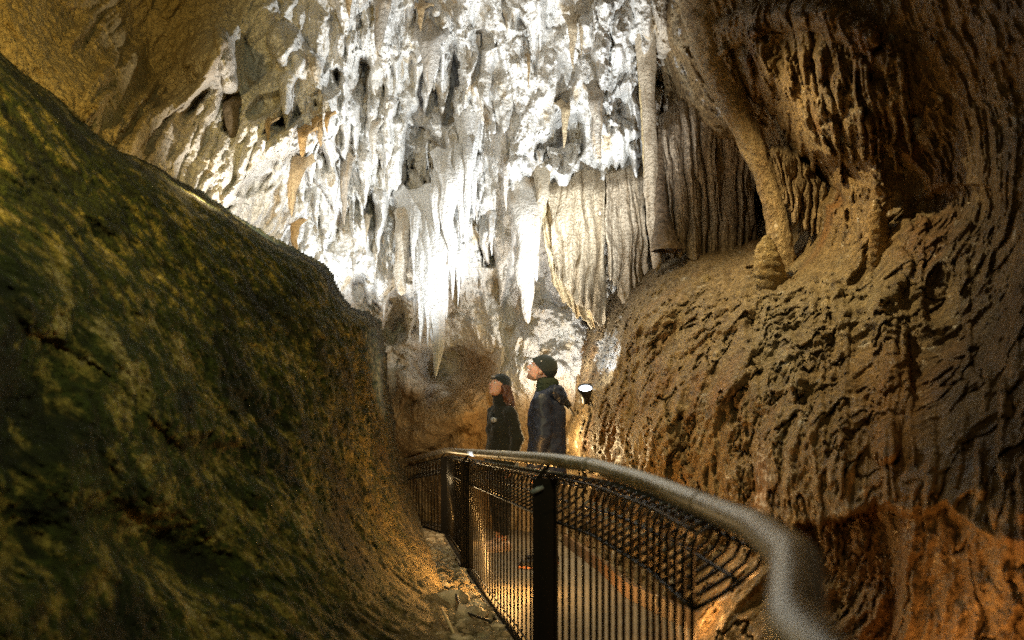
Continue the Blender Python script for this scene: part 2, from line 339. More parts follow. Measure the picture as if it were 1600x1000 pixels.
def dispA(Q, s):
    wz = np.array([1, 1, .42], np.float32)
    wq = Q+.25*np.stack([fbm(Q, 1.3, 2, .5, 3), fbm(Q, 1.3, 2, .5, 17), fbm(Q, 1.3, 2, .5, 31)], -1)
    left = 1-sm(s.PX+.25*s.PY, 420, 560)
    big = .30*fbm(wq, .7, 3, .5, 5)
    l1 = .34*fbm(wq*wz, 1.9, 3, .5, 2)+.12*(billow(wq*wz, 2.6, 2, .5, 2)-.4)
    wr = Q+.10*np.stack([fbm(Q, 4.0, 3, .6, 23), fbm(Q, 4.0, 3, .6, 41), fbm(Q, 4.0, 3, .6, 51)], -1)
    l2 = .06*(.55-billow(wr*wz, 4.4, 3, .5, 8))
    rm = sm(fbm(Q, 1.1, 2, .5, 61), -.15, .2)          # rough, popcorn like areas against smoother sheets
    fl = .11*(.5-billow(wr*np.array([1, 1, .13], np.float32), 5, 3, .6, 4))*(1-.6*rm)
    fine = (.030*fbm(Q, 12, 3, .62, 6)+.026*fbm(Q, 28, 3, .7, 16)+.014*(.4-billow(Q, 22, 3, .65, 1)))*(.4+.8*rm)
    # the ceiling on the left: long scalloped streaks
    a = math.radians(-52); R = np.array([[math.cos(a), 0, -math.sin(a)], [0, 1, 0], [math.sin(a), 0, math.cos(a)]], np.float32)
    qs = (wr@R.T)*np.array([.62, 1, 1.1], np.float32)
    st = .14*(.5-billow(qs+.2*fbm(Q, 2.5, 2, .5, 91)[..., None], 2.8, 4, .65, 12))*0+.16*fbm(qs*np.array([.7, 1, 1.3], np.float32), 2.6, 5, .6, 12)+.05*fbm(qs, 12, 4, .65, 2)+.03*(.4-billow(Q, 14, 3, .6, 9))
    low = sm(s.PY, 540, 640)*sm(s.PX, 560, 640)
    white = big+(l1+l2)*(1-.45*low)+fl+fine*(1+.4*low)
    return (white*(1-left)+(big*.5+st)*left)
def colA(Q, s):
    n0 = fbm(Q, .9, 4, .55, 2); n1 = fbm(Q*np.array([1, 1, .35], np.float32), 3.2, 4, .6, 7); n2 = fbm(Q, 6, 3, .6, 3)
    c = np.zeros(Q.shape, np.float32)+np.array([.86, .84, .79], np.float32)
    c = mixc(c, (.62, .53, .38), sm(n1, .14, .42)*.6)
    c = mixc(c, (.60, .57, .53), sm(n0+.2*n2, .15, .50)*.5)
    c = mixc(c, (.66, .50, .28), sm(n1*1.3, .28, .5)*.5)
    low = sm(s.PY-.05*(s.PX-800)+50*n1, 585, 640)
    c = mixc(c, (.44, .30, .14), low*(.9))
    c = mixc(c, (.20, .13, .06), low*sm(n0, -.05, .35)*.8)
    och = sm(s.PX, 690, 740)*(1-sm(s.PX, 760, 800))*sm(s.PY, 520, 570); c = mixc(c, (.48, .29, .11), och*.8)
    bot = sm(s.PX, 780, 830)*sm(s.PY+60*n1, 560, 640); c = mixc(c, (.62, .46, .27), bot*.6)
    lf = 1-sm(s.PX+.25*s.PY+60*n1, 270, 430)
    t = mixc(np.zeros(Q.shape, np.float32)+np.array([.52, .42, .28], np.float32), (.30, .21, .09), sm(n1, -.1, .35))
    cr_ = sm(s.PX+.1*s.PY, 330, 420); t = t*(1-cr_[..., None]*.6)+np.array([.66, .60, .50], np.float32)*cr_[..., None]*.6; c = c*(1-lf[..., None]*.85)+t*lf[..., None]*.85
    dk = (1-sm(s.PX+.6*s.PY, 300, 420)); c = mixc(c, (.38, .28, .10), dk*.8)
    rt = sm(s.PX, 985, 1050); c = mixc(c, (.50, .38, .22), rt*.7)
    return c*(1+.12*n2[..., None])
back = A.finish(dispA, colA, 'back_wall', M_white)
tag(back, 'tall white and cream flowstone wall of the cave with the tan ceiling at its side', 'cave wall')

# ================================================================== RIGHT ROCK MASS
B = Surf(872, 1830, -190, 1260, 2.1, [
 (860, -200, 9.3), (1000, -200, 8.6), (1000, 100, 9.9), (1000, 300, 10.1), (960, 410, 10.2), (915, 470, 10.2), (885, 560, 10.2), (872, 640, 10.4), (868, 760, 9.6), (870, 900, 8.6),
 (918, 615, 8.3), (905, 690, 8.1), (955, 520, 8.2), (935, 700, 7.5), (930, 850, 7.8), (1000, 600, 6.9), (1000, 480, 7.6), (1040, 425, 8.0), (1040, 375, 8.9), (1100, 400, 7.9), (1100, 370, 8.7), (1180, 400, 7.2), (1180, 360, 8.4),
 (1100, 500, 6.5), (1100, 700, 5.4), (1000, 750, 6.4), (1000, 850, 6.3), (1100, 850, 5.2), (1200, 850, 4.3), (1000, 960, 5.6), (1150, 960, 4.0), (1200, 500, 5.7), (1200, 700, 4.4),
 (1300, 500, 4.9), (1300, 750, 3.6), (1400, 400, 4.8), (1400, 600, 3.8), (1400, 770, 3.0), (1300, 900, 3.6), (1400, 900, 3.0), (1500, 500, 3.8), (1500, 800, 2.6), (1600, 500, 3.1), (1600, 800, 2.3),
 (1800, 500, 2.3), (1800, 900, 1.8), (1600, 960, 2.2), (1300, 1250, 2.7), (1600, 1250, 1.9), (1000, 1250, 4.6),
 (1060, 60, 7.4), (1120, 60, 7.0), (1070, 200, 8.3), (1110, 250, 8.4), (1160, 300, 8.6), (1200, 200, 7.2), (1240, 330, 8.0), (1170, 90, 6.4), (1240, 60, 5.6), (1260, 200, 5.8), (1340, 200, 5.0), (1350, 0, 4.7),
 (1290, 330, 6.2), (1340, 350, 5.4), (1450, 300, 4.9), (1500, 150, 4.2), (1600, 0, 3.3), (1600, 300, 3.5), (1800, -200, 2.5), (1800, 200, 2.6), (1200, -200, 5.4)])
B.lump(1290, 280, 60, 36, -.5, 30); B.lump(1170, 320, 40, 50, -.5, 10); B.lump(1480, 470, 40, 60, -.18); B.lump(1500, 330, 80, 40, -.15, -10)
# overhanging lip with hanging fringes
B.ridge([(1120, 60), (1180, 35), (1260, 20), (1350, 60)], 26, .25)
B.ridge([(1180, 60), (1220, 130), (1250, 180), (1290, 250), (1330, 300)], 15, .22)
B.ridge([(1250, 30), (1262, 110), (1285, 190), (1300, 250)], 11, .16)
B.ridge([(1130, 80), (1140, 130), (1160, 170)], 12, .2)
B.ridge([(1300, 110), (1340, 100), (1400, 95)], 16, .12)
B.ridge([(1295, 170), (1330, 150), (1365, 170)], 16, .12)
for i in range(80):
    x = 1165+rng.uniform(0, 240); y = 40+rng.uniform(0, 130); L = rng.uniform(40, 130); B.drip(x, y, y+L, rng.uniform(4, 10), rng.uniform(.08, .2), rng.uniform(4, 26), .5)
for x, y, L in [(1165, 70, 100), (1195, 60, 120), (1228, 70, 130), (1248, 50, 90), (1275, 60, 110), (1300, 180, 80), (1320, 170, 90), (1338, 150, 100), (1352, 170, 75), (1345, 40, 60), (1290, 130, 50)]:
    B.drip(x, y, y+L, 9, .22, 14, .5)
# mid height: ribs flowing off the shelf, knobs and flutes
for i in range(90):
    x = rng.uniform(1150, 1420); y = rng.uniform(430, 640); L = rng.uniform(50, 160); B.drip(x, y, y+L, rng.uniform(4, 10), rng.uniform(.03, .09), rng.uniform(-4, 14), .4)
for i in range(60):
    x = rng.uniform(1420, 1750); y = rng.uniform(350, 820); L = rng.uniform(60, 200); B.drip(x, y, y+L, rng.uniform(6, 16), rng.uniform(.02, .06), rng.uniform(-10, 14), .4)
for i in range(110):      # knobbly cascade
    t = rng.random(); x = 1195+rng.normal(0, 26)+t*40; y = 440+t*110+rng.normal(0, 10); B.lump(x, y, rng.uniform(6, 12), rng.uniform(5, 9), rng.uniform(.04, .08), 0, .6, 'max')
for i in range(90):
    x = 1300+rng.normal(0, 60); y = 470+rng.normal(0, 30); B.lump(x, y, rng.uniform(6, 14), rng.uniform(5, 10), rng.uniform(.02, .05), 0, .6)
B.ridge([(1200, 470), (1225, 540), (1245, 600)], 20, .12); B.ridge([(1400, 410), (1380, 480), (1400, 560), (1380, 700)], 26, .12)
B.ridge([(1010, 600), (1030, 690), (1060, 760)], 22, .1)
def ledge_y(X): return np.interp(X, [1150, 1255, 1300, 1340, 1362, 1400, 1440, 1480, 1530, 1600, 1830], [880, 818, 808, 800, 785, 793, 803, 790, 830, 850, 880])
def dispB(Q, s):
    wq = Q+.15*np.stack([fbm(Q, 2.0, 2, .5, 3), fbm(Q, 2.0, 2, .5, 17), fbm(Q, 2.0, 2, .5, 31)], -1)
    big = .24*fbm(wq, 1.0, 4, .55, 15)
    wr = Q+.09*np.stack([fbm(Q, 5.0, 3, .6, 23), fbm(Q, 5.0, 3, .6, 41), fbm(Q, 5.0, 3, .6, 51)], -1)
    g = lambda x, y, a, b: np.exp(-(((s.PX-x)/a)**2+((s.PY-y)/b)**2))
    smooth_ = np.clip(g(1110, 425, 90, 40)+g(1405, 690, 40, 110)+g(1290, 400, 60, 40)+g(1000, 470, 40, 30)*.6, 0, 1)
    flute = np.clip(g(1285, 650, 90, 130)+g(1500, 700, 80, 90)*.8+g(1030, 720, 50, 60)*.5, 0, 1)
    rm = sm(fbm(Q, 2.0, 3, .5, 61), -.2, .2)
    rough = np.clip((.12+1.0*rm**1.5)*(1-.8*smooth_)*(1-.5*flute), 0, 1.2)
    l1 = (.34*fbm(wr*np.array([1, 1, .7], np.float32), 1.9, 4, .52, 2)+.14*(.4-billow(wq*np.array([1, 1, .6], np.float32), 1.7, 2, .5, 33)))*(1-.6*smooth_)
    pop = (.05*fbm(Q, 14, 4, .72, 38)+.11*fbm(Q*np.array([1, 1, .9], np.float32), 6, 5, .66, 8))*rough
    fine = .045*fbm(Q, 20, 4, .7, 6)*rough
    crack = -.09*np.exp(-(fbm(wr*np.array([1, 1, .7], np.float32), 2.6, 3, .55, 71)/.028)**2)*(1-smooth_)
    fl = .13*(.5-billow(wr*np.array([1, 1, .14], np.float32), 4.5, 3, .55, 4))
    top = 1-sm(s.PY, 330, 440)
    near = np.clip(s.D/5., .35, 1.)
    h = big*near+(l1+pop+fine+crack)*near*(1-.65*top)+fl*(top*1.0+flute)*near
    # undercut below the ledge
    wob = 16*fbm(Q, 7, 3, .6, 19)
    cut = sm(s.WY+wob-ledge_y(s.WX), 0, 9)*sm(s.PX, 1235, 1262)*(1-sm(s.PX, 1385, 1420)*.72)
    flow = np.maximum(0, fbm(wr*np.array([1, 1, .45], np.float32), 3.0, 4, .6, 44)+.1)*.5
    h = h-cut*(.26-flow*.7)+cut*(.10*(billow(wr, 7, 4, .7, 77)-.4)+.05*fbm(Q, 24, 3, .7, 5)+.16*(.45-billow(wr*np.array([1, 1, .35], np.float32), 3.2, 3, .6, 87)))
    lip = np.exp(-((s.WY-ledge_y(s.WX)+6)/7.)**2)*sm(s.PX, 1230, 1260)*.02
    return h+lip
def colB(Q, s):
    n0 = fbm(Q, 1.3, 4, .55, 2); n1 = fbm(Q*np.array([1, 1, .3], np.float32), 4.5, 4, .6, 7); n2 = fbm(Q, 9, 3, .6, 3)
    c = np.zeros(Q.shape, np.float32)+np.array([.41, .275, .12], np.float32)
    c = mixc(c, (.52, .41, .24), sm(n1, .05, .38)*.7)
    c = mixc(c, (.15, .095, .045), sm(n0+.3*n2, .02, .35)*.75)
    c = mixc(c, (.52, .25, .07), sm(n0-.3*n1, .12, .4)*.6)
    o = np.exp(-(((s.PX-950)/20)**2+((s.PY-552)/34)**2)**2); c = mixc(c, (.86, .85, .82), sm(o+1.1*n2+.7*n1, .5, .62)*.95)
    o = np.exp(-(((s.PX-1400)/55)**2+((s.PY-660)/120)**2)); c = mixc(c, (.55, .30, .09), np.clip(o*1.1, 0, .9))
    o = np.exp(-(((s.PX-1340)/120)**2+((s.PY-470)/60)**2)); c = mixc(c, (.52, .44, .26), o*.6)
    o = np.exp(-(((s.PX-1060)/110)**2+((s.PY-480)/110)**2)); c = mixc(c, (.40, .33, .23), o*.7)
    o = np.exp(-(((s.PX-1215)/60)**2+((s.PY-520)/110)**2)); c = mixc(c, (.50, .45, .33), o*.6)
    right = sm(s.PX, 1380, 1560); c = mixc(c, (.16, .11, .055), right*(.35+.5*sm(n0, -.2, .2))*(1-sm(s.PY, 700, 800)))  # far right painted darker in place of its dim light
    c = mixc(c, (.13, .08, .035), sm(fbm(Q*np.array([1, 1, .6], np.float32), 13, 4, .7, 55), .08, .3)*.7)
    c = mixc(c, (.42, .26, .13), sm(s.PY-ledge_y(s.PX)+60*n1, 0, 40)*sm(s.PX, 1235, 1262)*.25)
    return c*(1+.2*n2[..., None])
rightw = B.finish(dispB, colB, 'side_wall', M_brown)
tag(rightw, 'brown flowstone rock mass rising beside the walkway, dark fringes above and orange undercut below', 'cave wall')

# ================================================================== MOSSY ROCK ON THE LEFT
SIL = np.array([(-260, -90), (-60, 50), (0, 85), (60, 132), (110, 170), (160, 218), (190, 236), (240, 265), (300, 300), (350, 328), (420, 372), (470, 398), (505, 418), (520, 450), (545, 482),
                (575, 490), (592, 505), (598, 560), (603, 610), (612, 650), (614, 700), (622, 735), (640, 785), (662, 850), (690, 930), (712, 1000), (750, 1120), (780, 1260)], float)
def sdist(X, Y):
    best = np.full(X.shape, 1e9)
    for a, b in zip(SIL[:-1], SIL[1:]):
        ab = b-a; t = np.clip(((X-a[0])*ab[0]+(Y-a[1])*ab[1])/(ab@ab), 0, 1); dx = X-a[0]-t*ab[0]; dy = Y-a[1]-t*ab[1]
        d = np.hypot(dx, dy); sg = np.where(ab[0]*(Y-a[1])-ab[1]*(X-a[0]) > 0, 1., -1.)
        m = d < np.abs(best)-1e-6; best = np.where(m, d*sg, best)
    return best
Lr = Surf(-250, 800, -120, 1230, 2.6, [
 (0, 85, 3.3), (160, 215, 3.9), (330, 320, 4.7), (500, 420, 5.7), (590, 500, 6.3), (600, 600, 6.4), (612, 700, 6.5), (645, 800, 6.6), (665, 870, 6.0), (700, 960, 4.8), (730, 1050, 3.9), (780, 1200, 3.2),
 (400, 600, 4.3), (300, 900, 3.0), (500, 900, 3.9), (500, 700, 4.9), (150, 500, 2.9), (0, 500, 2.3), (0, 1000, 1.9), (-250, 1200, 1.6), (300, 1200, 2.4), (600, 1100, 3.3), (-250, 300, 2.3), (-250, -50, 2.6), (-100, 200, 2.8)])
Lr.SD = sdist(Lr.PX, Lr.PY)
Lr.SD = Lr.SD+5*fbm(np.stack([Lr.PX/28., Lr.PY/28., 0*Lr.PX], -1), 1., 4, .6, 5)+6*fbm(np.stack([Lr.PX/90., Lr.PY/90., 0*Lr.PX], -1), 1., 2, .6, 7)
Lr.H -= .55*(1-np.sqrt(1-np.clip(1-Lr.SD/60., 0, 1)**2))*(1-.75*sm(Lr.PY, 780, 860))+np.clip(1-Lr.SD/8., 0, 3)*.45*(1-sm(Lr.PY, 780, 860))
for a in [(60, 620, 90, 190, -.28, 25), (30, 840, 90, 90, -.22, 0), (250, 860, 150, 60, -.25, 25), (420, 650, 60, 30, -.1, 30), (350, 720, 110, 40, -.2, 20), (560, 620, 16, 90, -.15, 0), (150, 380, 60, 30, -.1, 35)]:
    Lr.lump(a[0], a[1], a[2]*1.2, a[3]*1.2, a[4]*.8, a[5], 2.)
for pts, w_, h in [([(190, 240), (260, 330), (330, 450), (420, 520)], 30, .14), ([(60, 480), (200, 560), (300, 660), (440, 780), (560, 900)], 40, .2), ([(250, 640), (300, 700), (250, 760)], 30, .1),
                   ([(350, 340), (440, 460), (520, 560), (560, 700)], 26, .12), ([(500, 760), (560, 860), (640, 960)], 36, .14)]:
    Lr.ridge(pts, w_, h*.3)
def dispL(Q, s):
    a = math.radians(35); 
    near = np.clip(s.D/5., .4, 1.)
    wq = Q+.12*np.stack([fbm(Q, 2.2, 2, .5, 3), fbm(Q, 2.2, 2, .5, 17), fbm(Q, 2.2, 2, .5, 31)], -1)
    R = np.array([[math.cos(a), 0, -math.sin(a)], [0, 1, 0], [math.sin(a), 0, math.cos(a)]], np.float32)
    q = (wq@R.T)*np.array([.6, .8, 1.5], np.float32)
    e = sm(s.SD, -2, 30)
    return (.16*fbm(wq, 1.2, 3, .5, 22)+.09*(billow(q, 3.6, 3, .6, 5)-.4)+.06*(billow(q, 9, 4, .65, 9)-.4)+.06*fbm(Q, 20, 4, .7, 1))*near*(.35+.65*e)
def colL(Q, s):
    a = math.radians(35); R = np.array([[math.cos(a), 0, -math.sin(a)], [0, 1, 0], [math.sin(a), 0, math.cos(a)]], np.float32)
    q = (Q@R.T)*np.array([.5, .8, 1.4], np.float32)
    n0 = fbm(q, 2.4, 4, .6, 2); n1 = fbm(q, 11, 5, .75, 7); n2 = fbm(Q, 34, 3, .7, 3)
    c = np.zeros(Q.shape, np.float32)+np.array([.036, .050, .009], np.float32)
    c = mixc(c, (.26, .21, .05), sm(n1+.5*n0, .02, .24)*.9)
    c = mixc(c, (.44, .38, .20), sm(n1*.7+n0*.6+.3*n2, .25, .38)*.8)
    c = mixc(c, (.010, .014, .005), sm(-n0-.3*n1, .0, .25)*.85)
    e = sm(s.PX, 420, 640); c = mixc(c, (.22, .155, .07), e*sm(n1+.2, -.1, .4)*.7)
    fo = sm(s.PX, 600, 680)*sm(s.PY, 740, 820); c = mixc(c, (.30, .22, .12), fo*.6)
    return c*(1+.3*n2[..., None])
rock = Lr.finish(dispL, colL, 'mossy_rock', M_moss, keep=lambda s: s.SD > -8)
tag(rock, 'huge dark mossy boulder sloping down to the rubble strip beside the railing', 'rock')

# ================================================================== GROUND AND WALKWAY
def zf(y): return np.where(np.asarray(y) < 3.0, -1.067-.0855*3.0+(3.0-np.asarray(y))*.03, -1.067-.0855*np.asarray(y))
gx, gy = np.meshgrid(np.arange(-5, 5.01, .05), np.arange(-3, 14, .05))
q = np.stack([gx, gy, 0*gx], -1)
gz = zf(gy)-.06+.07*fbm(q, 1.5, 3)+.05*(billow(q, 5, 3, .6)-.4)
def fence_x(y): return np.interp(y, [-2, .72, .95, 1.9, 2.5, 3.1, 3.58, 6.8, 9.45, 11], [.1, .27, .332, .46, .43, .31, .17, -.37, -.78, -1.5])
def right_x(y): return np.interp(y, [-2, 3.0, 4.34, 4.7, 5.53, 6.54, 8.45, 12], [1.3, 1.15, 1.15, 1.0, .80, .75, .56, .2])
gz = np.where((gx > fence_x(gy)-.10) & (gx < right_x(gy)+.15), zf(gy)-.10, gz)
ny, nx = gx.shape; idx = np.arange(ny*nx).reshape(ny, nx)
f = np.stack([idx[:-1, :-1], idx[:-1, 1:], idx[1:, 1:], idx[1:, :-1]], -1).reshape(-1, 4)
gc = mixc(np.zeros((ny, nx, 3), np.float32)+np.array([.28, .22, .14], np.float32), (.48, .42, .32), sm(fbm(q, 6, 3), -.1, .3)).reshape(-1, 3)
tag(link('ground', npmesh('ground', np.stack([gx, gy, gz], -1).reshape(-1, 3), f, gc), M_rub), kind='structure')
ys = np.arange(-2, 12.01, .1); V = []; Fw = []
for i, y in enumerate(ys):
    a, b = float(fence_x(y))-.05, float(right_x(y)); z = float(zf(y))
    V += [(a, y, z-.12), (a, y, z), (b, y, z), (b, y, z-.12)]
    if i: k = 4*i; Fw += [(k-4, k-3, k+1, k), (k-3, k-2, k+2, k+1), (k-2, k-1, k+3, k+2)]
M_conc = plain('concrete', (.17, .145, .11), .62, spec=.5, noise=.25, scale=5, bump=.25)
tag(link('path', npmesh('path', V, Fw, smooth=False), M_conc), kind='structure')
# kick board along the wall side of the path
M_board = plain('kick_board_paint', (.16, .10, .06), .5, noise=.3, scale=14, bump=.2)
kb = MB(); yy = np.arange(3.2, 8.6, .15)
V = []; Fs = []
for i, y in enumerate(yy):
    b = float(right_x(y)); z = float(zf(y)); V += [(b-.012, y, z+.002), (b-.012, y, z+.11), (b+.028, y, z+.11), (b+.028, y, z+.002)]
    if i: k = 4*i; Fs += [(k-4+j, k-4+(j+1) % 4, k+(j+1) % 4, k+j) for j in range(4)]
kb.add(V, Fs+[(3, 2, 1, 0), tuple(4*(len(yy)-1)+j for j in range(4))]); o = kb.build('kick_board', M_board, smooth=False)
tag(o, 'low brown board edging the walkway at the foot of the rock', 'board')
sw = MB(); yb = 5.0; sw.box((float(right_x(yb))-.02, yb, float(zf(yb))+.085), (.005, .02, .035))
plate = sw.build('socket_plate', plain('plate', (.5, .45, .38), .5), o, False)

# rubble
def rockblob(r, seed, n=2):
    import bmesh
    bm = bmesh.new(); bmesh.ops.create_icosphere(bm, subdivisions=n, radius=1)
    V = np.array([v.co for v in bm.verts]); F_ = [[v.index for v in f_.verts] for f_ in bm.faces]; bm.free()
    N = fbm(V+seed*3.7, 1.1, 3, .6)[:, None]; V = V*(1+.7*N)*np.array([1, rng.uniform(.6, .95), rng.uniform(.45, .75)])*r
    a = rng.uniform(0, 6.28); c_, s_ = math.cos(a), math.sin(a)
    return V@np.array([[c_, s_, 0], [-s_, c_, 0], [0, 0, 1]]), F_
mb = MB(); protos = [rockblob(1, i, 1) for i in range(14)]
for i in range(4800):
    y = 2.6+rng.random()**1.2*8; x = float(fence_x(y))-.07-abs(rng.normal(0, .26)); r = min(.05, rng.lognormal(-4.1, .6))
    V, F_ = protos[i % 14]; mb.add(V*r+np.array([x, y, float(zf(y))-.03+r*.25+.02]), F_)
for i in range(300):
    y = rng.uniform(6.5, 9.5); x = float(right_x(y))+.0+abs(rng.normal(0, .1)); r = min(.06, rng.lognormal(-3.7, .5)); V, F_ = protos[i % 14]
    mb.add(V*r+np.array([x+.03, y, float(zf(y))-.0+r*.25]), F_)
vv = np.concatenate(mb.v); n_ = fbm(vv.astype(np.float32), 7, 2, .5, 3)
cc = mixc(np.zeros((len(vv), 3), np.float32)+np.array([.24, .19, .12], np.float32), (.50, .44, .33), sm(n_, -.1, .3))
tag(link('rubble', npmesh('rubble', vv, np.array(mb.f), cc, False), M_rub), 'loose broken stones strewn between the mossy boulder and the railing', 'rubble', kind='stuff')
bigs = [(672, 905, 5.9, .10, 'pale flat stone lying by the boulder foot, highest of the larger stones'), (705, 925, 5.3, .12, 'rounded grey stone in the rubble beside the black cable'),
        (735, 965, 4.9, .11, 'broad brown stone in the rubble close to the railing foot'), (680, 850, 7.4, .11, 'small buff stone at the narrow far end of the rubble strip')]
for i, (px, py, d, r, lb) in enumerate(bigs):
    V, F_ = rockblob(r, i+40, 3); c_ = np.zeros((len(V), 3), np.float32)+np.array([.42, .36, .26], np.float32)
    z = float(zf(d)); p = P(px, py, d); V = V+np.array([p[0], d, z+.02])
    tag(link('rock', npmesh('rock', V, np.array(F_), c_, True), M_rub), lb, 'rock', 'larger stones in the rubble strip')
M_black = plain('black_paint', (.012, .012, .011), .45, spec=.5, noise=.3, scale=40, bump=.1)
cb = MB(); cp = [(-.62, 6.6), (-.60, 6.1), (-.50, 5.7), (-.38, 5.3), (-.30, 4.9), (-.12, 4.6)]
cb.tube(smoothpath([(x, y, float(zf(y))+.06+.02*math.sin(y*5)) for x, y in cp], 8), .008, 6); tag(cb.build('cable', M_black), 'thin black cable snaking over the rubble', 'cable')
sk = MB(); sk.tube([P(690, 950, 4.7), P(702, 975, 4.5), P(716, 1005, 4.35)], [.008, .01, .007], 6)
tag(sk.build('stick', plain('wood_stick', (.45, .36, .22), .8)), 'pale thin stick leaning in the rubble beside the boulder foot', 'stick')

# ================================================================== DRIPSTONE: every formation its own mesh
CREAM = (.80, .76, .68); TAN = (.50, .36, .19); OCH = (.52, .33, .13); WHI = (.84, .83, .80); BRN = (.30, .22, .13)
def stalactite(px, yt, yb, wpx, col, label, group='stalactites hanging on the white wall', sub=(), d=None, lean=0, ribs=5, name='stalactite', tipw=.06, pw=.8, col2=None, S_=None, up=14, fwd=.0, cat='stalactite', rib=.10, mat=None):
    S_ = S_ or A
    if d is None: d = S_.dep(px, yt+4)-wpx/F*S_.dep(px, yt)*.35-fwd
    col2 = col2 or TAN
    def mesh(px, yt, yb, wpx, d, lean, sd, ax=1.):
        n = 28; L = (yb-yt)/F*d; m = int(np.clip((yb-yt)/3.2, 12, 60)); R = wpx/F*d/2
        t0 = up/(yb-yt); t = np.linspace(-t0, 1, m); a = np.arange(n)/n*2*np.pi; T, Aa = np.meshgrid(t, a, indexing='ij'); tc = np.clip(T, 0, 1)
        r = R*((1-tc)**pw*(1-tipw)+tipw)*np.where(T < 0, 1+.3*(-T)*6, 1)*(1-.9*sm(T, .975, 1.001))
        r = r*(1+rib*np.abs(np.sin(Aa*ribs/2+sd+1.2*np.sin(T*3+sd)))-rib/2)
        cx = px+lean*tc**1.3; base = np.stack([np.cos(Aa), np.sin(Aa), T*3], -1)
        q = np.stack([np.cos(Aa)*R*1.0, np.sin(Aa)*R, T*L], -1)+sd*3.3
        r = r*(1+.5*fbm(q*np.array([1, 1, .5]), .45/R, 3, .6)+.10*fbm(q, 2.2/R, 2, .6))
        wob = R*.5*fbm(np.stack([T*2.5, T*0, T*0+sd], -1), 1., 2)
        root = np.clip(1-(T+t0)/(.30+t0), 0, 1)**1.6; an = fbm(np.stack([np.cos(Aa)*1.5, np.sin(Aa)*1.5, 0*Aa+sd], -1), 1., 2)
        X = (cx-800)/F*d+r*np.cos(Aa)*(1+.25*root)+wob; Y = d+r*np.sin(Aa)*ax+root*(fwd*.9+.03+R*.8); Z = (HZ-yt)/F*d-T*L+root*R*1.2*an
        V = np.stack([X, Y, Z], -1)
        c = np.zeros(V.shape, np.float32)+np.array(col, np.float32)
        c = mixc(c, col2, sm(fbm(q*np.array([1, 1, .25]), 1.2/R, 3, .6, 4), .0, .4)*.7)
        idx = np.arange(m*n).reshape(m, n); nx_ = np.roll(idx, -1, 1)
        f = np.stack([idx[:-1], nx_[:-1], nx_[1:], idx[1:]], -1).reshape(-1, 4)
        return V.reshape(-1, 3), f, c.reshape(-1, 3)
    V, f, c = mesh(px, yt, yb, wpx, d, lean, rng.uniform(0, 9))
    org = np.array([(px-800)/F*d, d, (HZ-yt)/F*d]); o = link(name, npmesh(name, V-org, f, c), mat or M_calc); o.location = org
    for s_ in sub:
        dx, y0, y1, w_, dd = s_
        V, f, c = mesh(px+dx, y0, y1, w_, d+dd, lean*.3, rng.uniform(0, 9)); link('tip', npmesh('tip', V-org, f, c), mat or M_calc, o)
    return tag(o, label, cat, group)
